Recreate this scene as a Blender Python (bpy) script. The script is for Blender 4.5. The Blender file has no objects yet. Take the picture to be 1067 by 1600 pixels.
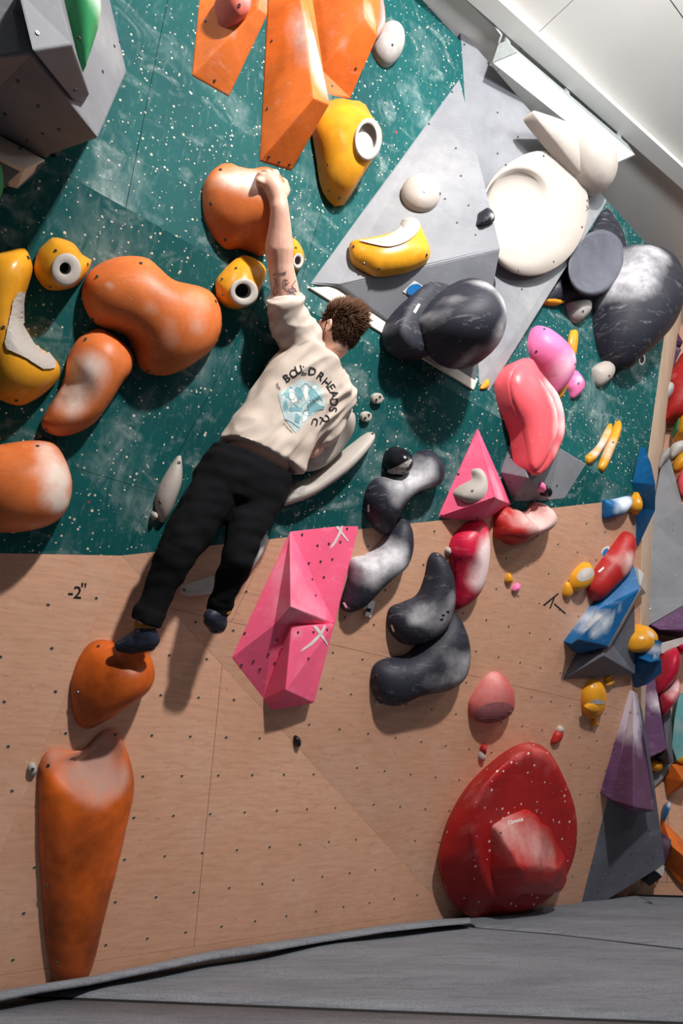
import bpy, bmesh, math, random
import numpy as np
from mathutils import Vector, Matrix
from mathutils.geometry import delaunay_2d_cdt
from mathutils.bvhtree import BVHTree
random.seed(7); rng = np.random.default_rng(7)
SC = bpy.context.scene; COL = SC.collection

# ------------------------------------------------------------------ camera, world, lamps, exposure
FPX, CX, CY, HOR = 1067.0, 533.5, 800.0, 1230.0
S = 1.2                      # overall scale of the survey (metres)
CAMH = 0.62 * S
PITCH = math.atan((HOR - CY) / FPX)
CAMP = Vector((0, 0, CAMH))
FWD = Vector((0, math.cos(PITCH), math.sin(PITCH))); UPV = Vector((0, -math.sin(PITCH), math.cos(PITCH))); RGT = Vector((1, 0, 0))
cam = bpy.data.cameras.new('camera'); camo = bpy.data.objects.new('camera', cam); COL.objects.link(camo)
cam.sensor_fit = 'VERTICAL'; cam.sensor_height = 36; cam.lens = 36 * FPX / 1600; cam.clip_start = .05
camo.location = CAMP; camo.rotation_euler = (math.pi / 2 + PITCH, 0, 0); SC.camera = camo
SC.view_settings.view_transform = 'Standard'; SC.view_settings.look = 'None'; SC.view_settings.gamma = 1
SC.view_settings.use_curve_mapping = False; SC.view_settings.exposure = 0.0
SC.cycles.use_denoising = True; SC.cycles.max_bounces = 6
CEIL = CAMH + 3.4 * S
w = bpy.data.worlds.new('world'); SC.world = w; w.use_nodes = True
w.node_tree.nodes['Background'].inputs[0].default_value = (.62, .72, .85, 1)
w.node_tree.nodes['Background'].inputs[1].default_value = 0.105
def area(name, loc, target, sx, sy, power, col=(1, .97, .93), spread=180):
    l = bpy.data.lights.new(name, 'AREA'); l.shape = 'RECTANGLE'; l.size = sx; l.size_y = sy; l.energy = power; l.color = col
    o = bpy.data.objects.new(name, l); COL.objects.link(o); o.location = loc
    l.spread = math.radians(spread)
    o.rotation_euler = (Vector(target) - Vector(loc)).to_track_quat('-Z', 'Y').to_euler(); return o
area('ceiling_panel_light', (1.95, -.9, CEIL - .12), (.2, 2.8, 2.9), .22, .22, 160, spread=112)
area('ceiling_panel_light', (-1.0, -.2, CEIL - .12), (-.3, 2.6, 2.6), .3, .6, 30)
area('ceiling_panel_light', (4.4, 2.2, CEIL - .12), (3.4, 5.2, 1.6), .35, .35, 30)
area('ceiling_panel_light', (4.5, .6, CEIL - 1.3), (4.2, 3.2, CEIL), 1.2, .5, 46, (.94, .98, 1))  # added light out of view, aimed upward to brighten the ceiling boards
area('added_uplight', (2.0, 1.2, CEIL - .8), (1.9, 2.9, CEIL), 1.4, .3, 34, (.94, .98, 1))  # another added light, unseen, lifts the ceiling strip near the wall top

# ------------------------------------------------------------------ survey: image point -> ray -> wall facet
def ray(x, y):
    x, y = float(x), float(y); return (x - CX) * RGT + FPX * FWD - (y - CY) * UPV
def zhit(x, y, z):
    d = ray(x, y); return CAMP + d * ((z - CAMH) / d.z)
def prj(p):
    d = p - CAMP; return (CX + FPX * d.dot(RGT) / d.dot(FWD), CY - FPX * d.dot(UPV) / d.dot(FWD))
class Plane:
    def __init__(s, a, b, c):
        n = (b - a).cross(c - a).normalized()
        if n.dot(CAMP - a) < 0: n = -n
        s.n, s.a = n, a.copy()
        s.u = Vector((0, 0, 1)).cross(n).normalized()          # level, to the right when facing the wall
        if s.u.x < 0: s.u = -s.u
        s.v = n.cross(s.u)
        if s.v.z < 0: s.v = -s.v
    def hit(s, x, y, h=0.0):
        h = float(h)
        d = ray(x, y); return CAMP + d * ((s.a - CAMP).dot(s.n) + h) * (1 / d.dot(s.n))
    def uv(s, p): q = p - s.a; return (q.dot(s.u), q.dot(s.v))
    def at(s, u, v, h=0.0):
        u, v, h = float(u), float(v), float(h); return s.a + s.u * u + s.v * v + s.n * h
B0 = zhit(-60, 1564.3, 0); K = zhit(710, 1435, 0); T = zhit(660, 0, CEIL)
main = Plane(zhit(0, 1555, 0), K, T)
mp = main.hit
Q = mp(190, 868, 0); L = mp(-120, 862, .09 * S); R1 = mp(1003, 778, .36 * S); M = mp(-160, 125, .13 * S)
right = Plane(Q, K, R1); R0 = right.hit(993, 1434)
low = Plane(Q, R1, M); L = low.hit(-120, 862)
R2 = mp(1051, 425, 0); up = Plane(M, R1, T); R2 = up.hit(1051, 425)
tri = Plane(Q, K, B0); E_ = tri.hit(0, 1340); E2 = tri.hit(-70, 1510); fl = Plane(Q, L, E_)
W0 = zhit(985, 1397, 0); W1 = zhit(1130, 1401, 0); wall2 = Plane(W0, W1, zhit(1048, 505, CEIL))
FAC = dict(main=main, right=right, low=low, up=up, tri=tri, fl=fl, wall2=wall2)
ZT = dict(A=(0, 0, 2.964), B=(280, 0, 2.808), C=(620, 0, 2.387), D=(0, 360, 2.808), E=(300, 240, 3.334), F=(180, 640, 2.425),
          G=(460, 300, 2.6675), I=(740, 300, 3.263), J=(540, 560, 2.6675), K=(860, 500, 4.0), L=(860, 820, 4.213), M=(860, 1060, 4.0),
          N=(500, 780, 2.6675), O=(340, 780, 3.811), P=(0, 980, 2.58), Q=(640, 1100, 2.4988), X=(0, 0, 1))
def zp(tag, pts):
    ox, oy, s = ZT[tag]; return [(ox + p[0] / s, oy + p[1] / s) + tuple(p[2:]) for p in pts]

# ------------------------------------------------------------------ materials
def srgb(r, g, b):
    f = lambda c: c / 12.92 if c <= .04045 else ((c + .055) / 1.055) ** 2.4
    return (f(r / 255), f(g / 255), f(b / 255), 1)
class NT:
    def __init__(s, name):
        s.m = bpy.data.materials.new(name); s.m.use_nodes = True; s.t = s.m.node_tree; s.b = s.t.nodes['Principled BSDF']
    def n(s, typ, **kw):
        nd = s.t.nodes.new(typ)
        for k, v in kw.items(): setattr(nd, k, v)
        return nd
    def put(s, sock, v):
        if hasattr(v, 'is_output') or isinstance(v, bpy.types.NodeSocket): s.t.links.new(v, sock)
        else: sock.default_value = v
    def math(s, op, a, b=0.0, c=0.0, clamp=False):
        nd = s.n('ShaderNodeMath', operation=op, use_clamp=clamp)
        for i, v in enumerate((a, b, c)): s.put(nd.inputs[i], v)
        return nd.outputs[0]
    def mix(s, f, a, b, typ='MIX'):
        nd = s.n('ShaderNodeMix', data_type='RGBA', blend_type=typ, clamp_factor=True)
        s.put(nd.inputs[0], f); s.put(nd.inputs[6], a); s.put(nd.inputs[7], b); return nd.outputs[2]
    def ramp(s, v, lo, hi, a=0.0, b=1.0):
        nd = s.n('ShaderNodeMapRange'); s.put(nd.inputs[0], v)
        for i, x in enumerate((lo, hi, a, b)): nd.inputs[i + 1].default_value = x
        return nd.outputs[0]
    def noise(s, vec, scale, detail=4, rough=.55, stretch=None, dist=0):
        if stretch:
            mp_ = s.n('ShaderNodeMapping'); s.put(mp_.inputs[0], vec); mp_.inputs['Scale'].default_value = stretch[:3]
            if len(stretch) > 3: mp_.inputs['Rotation'].default_value = (0, 0, stretch[3])
            vec = mp_.outputs[0]
        nd = s.n('ShaderNodeTexNoise'); s.put(nd.inputs['Vector'], vec); nd.inputs['Scale'].default_value = scale
        nd.inputs['Detail'].default_value = detail; nd.inputs['Roughness'].default_value = rough; nd.inputs['Distortion'].default_value = dist
        return nd.outputs['Fac']
    def bump(s, h, strength, dist=.01):
        nd = s.n('ShaderNodeBump'); s.put(nd.inputs['Height'], h); nd.inputs['Strength'].default_value = strength; nd.inputs['Distance'].default_value = dist
        s.t.links.new(nd.outputs[0], s.b.inputs['Normal'])
    def dots(s, vec, scale, r, prob, seedoff):
        """random round specks: voronoi cells, a share prob of them holding a dot of radius about r (in cell units)"""
        mp_ = s.n('ShaderNodeMapping'); s.put(mp_.inputs[0], vec); mp_.inputs['Location'].default_value = seedoff
        v = s.n('ShaderNodeTexVoronoi'); s.put(v.inputs['Vector'], mp_.outputs[0]); v.inputs['Scale'].default_value = scale
        sep = s.n('ShaderNodeSeparateColor'); s.put(sep.inputs[0], v.outputs['Color'])
        rr = s.math('MULTIPLY_ADD', sep.outputs[1], r * .8, r * .5)
        inside = s.math('LESS_THAN', v.outputs['Distance'], rr)
        keep = s.math('LESS_THAN', sep.outputs[0], prob)
        return s.math('MULTIPLY', inside, keep)
CHALK = srgb(204, 196, 192)
def hold_mat(name, col, rough=.5, chalk=CHALK, dirt=.25, scuff=.3, specks=0, bump=.15):
    t = NT(name); oc = t.n('ShaderNodeTexCoord').outputs['Object']
    at = t.n('ShaderNodeAttribute', attribute_name='chalk').outputs['Fac']
    n1 = t.noise(oc, 14, 6, .65); n2 = t.noise(oc, 4, 4, .6); n3 = t.noise(oc, 9, 5, .7, (1, 1, 4, .6), 1.2)
    dark = tuple(c * (1 - dirt * 1.6) for c in col[:3]) + (1,)
    c = t.mix(t.ramp(n2, .38, .72), col, dark)
    sc = t.math('MULTIPLY', t.ramp(n3, .56, .78), scuff)
    a2 = t.math('MULTIPLY_ADD', t.math('MULTIPLY', at, t.math('SUBTRACT', n1, .5)), 1.7, at)
    m = t.math('MAXIMUM', t.ramp(a2, .15, .95), sc, clamp=True)
    c = t.mix(m, c, chalk)
    if specks:
        d = t.dots(oc, 24, .16, specks, (3, 1, 2)); c = t.mix(d, c, srgb(225, 205, 195))
    t.put(t.b.inputs['Base Color'], c)
    t.put(t.b.inputs['Roughness'], t.math('MULTIPLY_ADD', m, .35, rough, clamp=True))
    t.b.inputs['Specular IOR Level'].default_value = .28
    t.bump(t.noise(oc, 140, 3, .6), bump, .004)
    return t.m
def flat_mat(name, col, rough=.6, metal=0, emit=0, bump=0):
    t = NT(name); t.b.inputs['Roughness'].default_value = rough; t.b.inputs['Metallic'].default_value = metal
    oc = t.n('ShaderNodeTexCoord').outputs['Object']
    dk = tuple(c * .78 for c in col[:3]) + (1,)
    t.put(t.b.inputs['Base Color'], t.mix(t.ramp(t.noise(oc, 30, 3), .35, .75), col, dk))
    if bump: t.bump(t.noise(oc, 200, 3), bump, .003)
    if emit:
        t.b.inputs['Emission Color'].default_value = (1, .98, .96, 1); t.b.inputs['Emission Strength'].default_value = emit
    return t.m
MT = {}
MT['orange'] = hold_mat('orange_paint', srgb(222, 112, 42), .5, scuff=.22)
MT['orange2'] = hold_mat('orange_fibreglass', srgb(224, 120, 62), .42, chalk=srgb(222, 200, 188), scuff=.28)
MT['orange3'] = hold_mat('orange_worn', srgb(212, 98, 30), .42, chalk=srgb(168, 128, 114), dirt=.45, scuff=.15)
MT['yellow'] = hold_mat('yellow_resin', srgb(232, 160, 40), .28, scuff=.12)
MT['white'] = hold_mat('white_resin', srgb(178, 168, 160), .5, scuff=.2, dirt=.08)
MT['palewhite'] = hold_mat('pale_grey_resin', srgb(196, 194, 192), .5, scuff=.2, dirt=.12)
MT['greyhold'] = hold_mat('grey_resin', srgb(178, 172, 168), .55, scuff=.2)
MT['black'] = hold_mat('black_fibreglass', srgb(40, 41, 52), .55, chalk=srgb(205, 202, 206), dirt=.2, scuff=.3)
MT['blackgloss'] = hold_mat('black_gloss', srgb(26, 26, 32), .18, dirt=.1, scuff=.05)
MT['pink'] = hold_mat('pink_paint', srgb(250, 100, 138), .55, chalk=srgb(246, 172, 190), dirt=.1, scuff=.45)
MT['pinkpale'] = hold_mat('pink_resin', srgb(236, 120, 172), .4, chalk=srgb(238, 200, 214), dirt=.1, scuff=.3)
MT['coral'] = hold_mat('coral_resin', srgb(250, 98, 108), .35, chalk=srgb(240, 200, 200), dirt=.12, scuff=.18)
MT['crimson'] = hold_mat('crimson_resin', srgb(205, 30, 66), .35, chalk=srgb(232, 205, 205), dirt=.3, scuff=.2)
MT['red'] = hold_mat('red_fibreglass', srgb(170, 30, 32), .45, chalk=srgb(208, 120, 116), dirt=.2, scuff=.16, specks=.5)
MT['redplain'] = hold_mat('red_resin', srgb(176, 38, 36), .45, chalk=srgb(214, 178, 172), dirt=.2, scuff=.22)
MT['dustyred'] = hold_mat('dusty_red_resin', srgb(190, 92, 90), .65, chalk=srgb(206, 150, 146), dirt=.2, scuff=.8)
MT['grey'] = hold_mat('grey_painted_plywood', srgb(126, 128, 134), .6, chalk=srgb(168, 166, 166), dirt=.14, scuff=.3)
MT['darkgrey'] = hold_mat('slate_painted_plywood', srgb(96, 98, 108), .55, chalk=srgb(190, 190, 194), dirt=.2, scuff=.2)
MT['beige'] = hold_mat('beige_plywood', srgb(214, 204, 192), .6, dirt=.1, scuff=.2)
MT['blue'] = hold_mat('blue_resin', srgb(22, 100, 158), .4, chalk=srgb(206, 212, 220), dirt=.25, scuff=.2)
MT['purple'] = hold_mat('purple_paint', srgb(102, 68, 106), .5, chalk=srgb(206, 196, 208), dirt=.25, scuff=.3)
MT['salmon'] = hold_mat('salmon_resin', srgb(226, 112, 98), .45, scuff=.2)
MT['green'] = hold_mat('green_resin', srgb(62, 164, 104), .4, chalk=srgb(196, 220, 200), dirt=.2, scuff=.15)
MT['teal'] = hold_mat('teal_resin', srgb(110, 170, 172), .5, scuff=.3)
MT['bolt'] = flat_mat('steel_bolt', srgb(120, 118, 116), .35, .8)
MT['hole'] = flat_mat('dark_hole_and_gap_shade', srgb(22, 20, 20), .8)
MT['nut'] = flat_mat('zinc_insert', srgb(150, 138, 124), .45, .5)
MT['print_black'] = flat_mat('black_print', srgb(24, 23, 27), .8)
MT['print_white'] = flat_mat('white_print', srgb(232, 226, 222), .7)
MT['print_teal'] = flat_mat('teal_print', srgb(182, 198, 198), .85)
MT['print_teal2'] = flat_mat('dark_teal_print', srgb(116, 164, 172), .85)
MT['ink'] = flat_mat('tattoo_ink', srgb(112, 98, 104), .7)
MT['tape'] = flat_mat('white_tape', srgb(226, 212, 210), .7)
MT['bluelabel'] = flat_mat('blue_label', srgb(30, 120, 190), .5)
MT['skin'] = None

def wall_mat(kind):
    t = NT('painted_green_plywood' if kind == 'green' else 'birch_plywood')
    uv = t.n('ShaderNodeUVMap', uv_map='uv').outputs[0]
    if kind == 'green':
        n2 = t.noise(uv, 1.3, 5, .6)
        base = t.mix(t.ramp(n2, .35, .7), srgb(2, 80, 80), srgb(2, 66, 68))
        cm = t.math('MULTIPLY', t.ramp(t.noise(uv, 2.2, 4, .6, None, .4), .53, .74), t.ramp(t.noise(uv, 9, 6, .75, (1.5, .7, 1, .4), .8), .36, .74))
        hand = t.math('MULTIPLY', t.ramp(t.noise(uv, 5, 3, .5, (1, 1.6, 1, .9), 1.0), .58, .70), t.ramp(t.noise(uv, 40, 4, .7), .3, .7))
        fine = t.math('MULTIPLY', t.ramp(t.noise(uv, 26, 5, .7, (1.8, .5, 1, .2)), .54, .8), .2)
        ch = t.math('ADD', t.math('MULTIPLY', cm, .72), t.math('MULTIPLY', hand, .42))
        ch = t.math('ADD', ch, fine, clamp=True)
        c = t.mix(ch, base, srgb(178, 190, 188))
        clus = t.ramp(t.noise(uv, 2.6, 3), .35, .62, .25, 1)
        d1 = t.math('MULTIPLY', t.dots(uv, 26, .125, .66, (1, 2, 0)), t.math('GREATER_THAN', t.math('ADD', clus, t.noise(uv, 60, 1)), .86))
        d2 = t.math('MULTIPLY', t.dots(uv, 38, .15, .55, (5, 1, 0)), t.math('GREATER_THAN', t.math('ADD', t.ramp(t.noise(uv, 3.4, 3), .35, .62, .25, 1), t.noise(uv, 50, 1)), .95)); d3 = t.dots(uv, 55, .16, .26, (2, 7, 0))
        d = t.math('MAXIMUM', t.math('MAXIMUM', d1, d2), d3)
        c = t.mix(t.math('MULTIPLY', d, .92), c, srgb(214, 196, 180))
        core = t.dots(uv, 26, .05, .62, (1, 2, 0)); c = t.mix(t.math('MULTIPLY', core, .5), c, srgb(120, 100, 88))
        rd = t.dots(uv, 9, .07, .06, (9, 4, 0)); c = t.mix(rd, c, srgb(180, 60, 60))
        t.b.inputs['Roughness'].default_value = .7; t.b.inputs['Specular IOR Level'].default_value = .2
        t.bump(t.math('SUBTRACT', t.noise(uv, 90, 4), t.math('MULTIPLY', d, .6)), .25, .004)
    else:
        n2 = t.noise(uv, 1.1, 5, .6); gr = t.noise(uv, 7, 5, .6, (1.2, 9, 1, .55), .6)
        base = t.mix(t.ramp(n2, .3, .75), srgb(208, 160, 132), srgb(194, 146, 118))
        base = t.mix(t.math('MULTIPLY', t.ramp(gr, .4, .75), .38), base, srgb(152, 104, 76))
        ch = t.math('MULTIPLY', t.ramp(t.noise(uv, 1.7, 5, .62), .5, .78), t.ramp(t.noise(uv, 18, 5, .7), .3, .75))
        c = t.mix(t.math('MULTIPLY', ch, .45), base, srgb(214, 196, 182))
        sm = t.math('MULTIPLY', t.ramp(t.noise(uv, 11, 5, .7, (1, 3, 1, -.8), 1.5), .58, .76), .5)
        c = t.mix(sm, c, srgb(118, 84, 66))
        lo = t.ramp(t.noise(uv, 1.6, 3), .42, .62); d = t.dots(uv, 30, .09, .4, (1, 2, 0)); c = t.mix(t.math('MULTIPLY', t.math('MULTIPLY', d, lo), .8), c, srgb(96, 84, 76))
        d4 = t.dots(uv, 26, .10, .3, (4, 2, 0)); c = t.mix(t.math('MULTIPLY', d4, .55), c, srgb(206, 186, 170)); d5 = t.dots(uv, 26, .045, .3, (4, 2, 0)); c = t.mix(t.math('MULTIPLY', d5, .8), c, srgb(90, 74, 64))
        t.b.inputs['Roughness'].default_value = .55
        t.bump(t.noise(uv, 60, 4, .6, (1, 6, 1, .55)), .12, .003)
    t.put(t.b.inputs['Base Color'], c); return t.m
MT['wallgreen'] = wall_mat('green'); MT['wallwood'] = wall_mat('wood')
def mat_carpet():
    t = NT('grey_mat_carpet'); oc = t.n('ShaderNodeTexCoord').outputs['Object']
    a = t.noise(oc, 1.4, 5, .6, (1, 3.5, 1, .1)); b = t.noise(oc, 190, 3, .75); st = t.noise(oc, 5, 5, .7, (1, 8, 1, .06), .6)
    c = t.mix(t.ramp(a, .3, .75), srgb(150, 154, 162), srgb(120, 124, 132))
    c = t.mix(t.math('MULTIPLY', t.ramp(st, .5, .72), .55), c, srgb(72, 76, 86))
    c = t.mix(t.math('MULTIPLY', t.ramp(b, .38, .66), .65), c, srgb(62, 66, 74))
    t.put(t.b.inputs['Base Color'], c); t.b.inputs['Roughness'].default_value = .95
    t.bump(t.math('ADD', b, t.math('MULTIPLY', st, .6)), .5, .006); return t.m
MT['carpet'] = mat_carpet()
def mat_ceiling():
    t = NT('white_ceiling_board'); oc = t.n('ShaderNodeTexCoord').outputs['Object']
    c = t.mix(t.ramp(t.noise(oc, .9, 5), .35, .75), srgb(226, 224, 220), srgb(212, 210, 206))
    c = t.mix(t.math('MULTIPLY', t.ramp(t.noise(oc, 6, 6, .75, (1, 4, 1, .7), 2), .66, .74), .4), c, srgb(236, 234, 232))
    t.put(t.b.inputs['Base Color'], c); t.b.inputs['Roughness'].default_value = .8; return t.m
MT['ceiling'] = mat_ceiling()
MT['whitepaint'] = flat_mat('grey_painted_steel', srgb(150, 156, 156), .5)
MT['diffuser'] = flat_mat('lamp_diffuser', srgb(250, 250, 250), .5, 0, 1.15)

# ------------------------------------------------------------------ mesh helpers
def mesh_obj(name, verts, faces, mat, parent=None, smooth=False, chalk=None, origin=None, mats=None, midx=None):
    V = [Vector(v) for v in verts]
    if parent is None:
        o0 = origin or sum(V, Vector()) / max(1, len(V))
    else: o0 = parent['_o'] if False else ORI[parent.name]
    me = bpy.data.meshes.new(name); me.from_pydata([tuple(v - o0) for v in V], [], faces)
    ob = bpy.data.objects.new(name, me); COL.objects.link(ob)
    for m in (mats or [mat]): me.materials.append(m)
    if midx: me.polygons.foreach_set('material_index', midx)
    if smooth: me.polygons.foreach_set('use_smooth', [True] * len(me.polygons))
    if chalk is not None:
        a = me.attributes.new('chalk', 'FLOAT', 'POINT'); a.data.foreach_set('value', [float(c) for c in chalk])
    if parent is None: ob.location = o0
    else: ob.parent = parent
    ORI[ob.name] = o0
    return ob
ORI = {}
def tag(o, label=None, cat=None, group=None, kind=None):
    for k, v in (('label', label), ('category', cat), ('group', group), ('kind', kind)):
        if v: o[k] = v
    return o
def fix_normals(ob):
    bm = bmesh.new(); bm.from_mesh(ob.data); bmesh.ops.recalc_face_normals(bm, faces=bm.faces); bm.to_mesh(ob.data); bm.free()
def bvh_world(ob):
    me = ob.data; o0 = ORI[ob.name]
    return BVHTree.FromPolygons([v.co + o0 for v in me.vertices], [tuple(p.vertices) for p in me.polygons])
def spline(pts, step=None, n=None):
    """closed Catmull-Rom through 2D points, resampled evenly"""
    P = np.array(pts, float); N = len(P); out = []
    for i in range(N):
        p0, p1, p2, p3 = P[i - 1], P[i], P[(i + 1) % N], P[(i + 2) % N]
        for t in np.linspace(0, 1, 9)[:-1]:
            out.append(.5 * (2 * p1 + (p2 - p0) * t + (2 * p0 - 5 * p1 + 4 * p2 - p3) * t * t + (3 * p1 - p0 - 3 * p2 + p3) * t ** 3))
    return resample(np.array(out), step, n)
def resample(O, step=None, n=None):
    C = np.vstack([O, O[:1]]); d = np.r_[0, np.cumsum(np.linalg.norm(np.diff(C, axis=0), axis=1))]
    if n is None: n = max(8, int(round(d[-1] / step)))
    s = np.linspace(0, d[-1], n + 1)[:-1]
    return np.c_[np.interp(s, d, C[:, 0]), np.interp(s, d, C[:, 1])]
def inside(P, poly):
    x, y = P[:, 0], P[:, 1]; r = np.zeros(len(P), bool); j = len(poly) - 1
    for i in range(len(poly)):
        xi, yi = poly[i]; xj, yj = poly[j]
        c = ((yi > y) != (yj > y)) & (x < (xj - xi) * (y - yi) / (yj - yi + 1e-12) + xi); r ^= c; j = i
    return r
def area2(P): return .5 * np.sum(P[:, 0] * np.roll(P[:, 1], -1) - np.roll(P[:, 0], -1) * P[:, 1])
def fill(O, sp, inset=True):
    """triangulated polygon O (n,2) with inner points at spacing sp; returns verts, tris, number of border points"""
    if area2(O) < 0: O = O[::-1]
    n = len(O); lo, hi = O.min(0), O.max(0); pts = []
    ys = np.arange(lo[1], hi[1], sp * .866)
    for k, y in enumerate(ys):
        xs = np.arange(lo[0] + (k % 2) * sp / 2, hi[0], sp); pts.append(np.c_[xs, np.full(len(xs), y)])
    G = np.vstack(pts) + 1e-5; G = G[inside(G, O)]
    def dist(P):
        A = O; B = np.roll(O, -1, 0); d = np.full(len(P), 1e9)
        for a, b in zip(A, B):
            ab = b - a; t = np.clip(((P - a) @ ab) / (ab @ ab + 1e-12), 0, 1); d = np.minimum(d, np.linalg.norm(P - (a + t[:, None] * ab), axis=1))
        return d
    allp = [O]
    if inset:
        tng = np.roll(O, -1, 0) - np.roll(O, 1, 0); nr = np.c_[-tng[:, 1], tng[:, 0]]; nr /= np.linalg.norm(nr, axis=1)[:, None] + 1e-12
        I = O + nr * sp * .28; ok = inside(I, O)
        if ok.any(): ok &= dist(I) > sp * .2
        allp.append(I[ok]); G = G[dist(G) > sp * .62]
    else: G = G[dist(G) > sp * .45]
    allp.append(G); V = np.vstack(allp)
    r = delaunay_2d_cdt([Vector(v) for v in V], [(i, (i + 1) % n) for i in range(n)], [], 1, 1e-6)
    VV = np.array([tuple(v) for v in r[0]]); orig = r[3]
    bset = [i for i, o in enumerate(orig) if any(k < n for k in o)]
    order = {}
    for i, o in enumerate(orig):
        for k in o:
            if k < n: order[k] = i
    border = []
    for k in range(n):
        if k in order and (not border or border[-1] != order[k]): border.append(order[k])
    return VV, [tuple(f) for f in r[2]], border
def poisson(V, F, border):
    n = len(V); A = np.zeros((n, n)); ed = set()
    for f in F:
        for a, b in ((f[0], f[1]), (f[1], f[2]), (f[2], f[0])): ed.add((min(a, b), max(a, b)))
    sup = np.zeros(n)
    for a, b in ed:
        L2 = np.sum((V[a] - V[b]) ** 2) + 1e-9; wgt = 1 / L2
        A[a, b] -= wgt; A[b, a] -= wgt; A[a, a] += wgt; A[b, b] += wgt; sup[a] += 1; sup[b] += 1
    rhs = np.ones(n) * sup
    bs = np.array(sorted(set(border))); A[bs] = 0; A[bs, bs] = 1; rhs[bs] = 0
    ph = np.linalg.solve(A, rhs); return np.maximum(ph, 0) / ph.max()
def add_bolt(parent, p, n, r=.006, inset=False):
    q = n.to_track_quat('Z', 'Y').to_matrix(); V = []; F = []; k = 8
    for ring, (rr, z) in enumerate(((r * 1.15, -.004), (r * 1.15, .002), (r, .004), (r * .5, .004), (r * .42, .0005))):
        for i in range(k):
            a = 2 * math.pi * i / k; V.append(p + q @ Vector((rr * math.cos(a), rr * math.sin(a), z)))
    for ring in range(4):
        for i in range(k): F.append((ring * k + i, ring * k + (i + 1) % k, (ring + 1) * k + (i + 1) % k, (ring + 1) * k + i))
    F.append(tuple(4 * k + i for i in range(k)))
    mi = [0] * (4 * k) + [1]
    for i in range(3 * k, 4 * k): mi[i] = 1
    return mesh_obj('bolt', V, F, None, parent, mats=[MT['bolt'], MT['hole']], midx=mi)
def chalk_at(P3, spots, pl, ztag, h):
    c = np.zeros(len(P3)); A = np.array([tuple(p) for p in P3])
    for (x, y, r, s) in spots:
        (X, Y), = zp(ztag, [(x, y)]); hc = Vector(tuple(pl.hit(X, Y, h))); sc = ZT[ztag][2]
        rad = r / sc / FPX * (hc - CAMP).dot(FWD)
        q = A - np.array(tuple(hc)); nn = np.array(tuple(pl.n)); q = q - np.outer(q @ nn, nn) * .75; d = np.linalg.norm(q, axis=1); c = c + s * 1.0 * np.exp(-(d / rad) ** 2 * 1.1) * (1 - c * .75)
    return c
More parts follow.
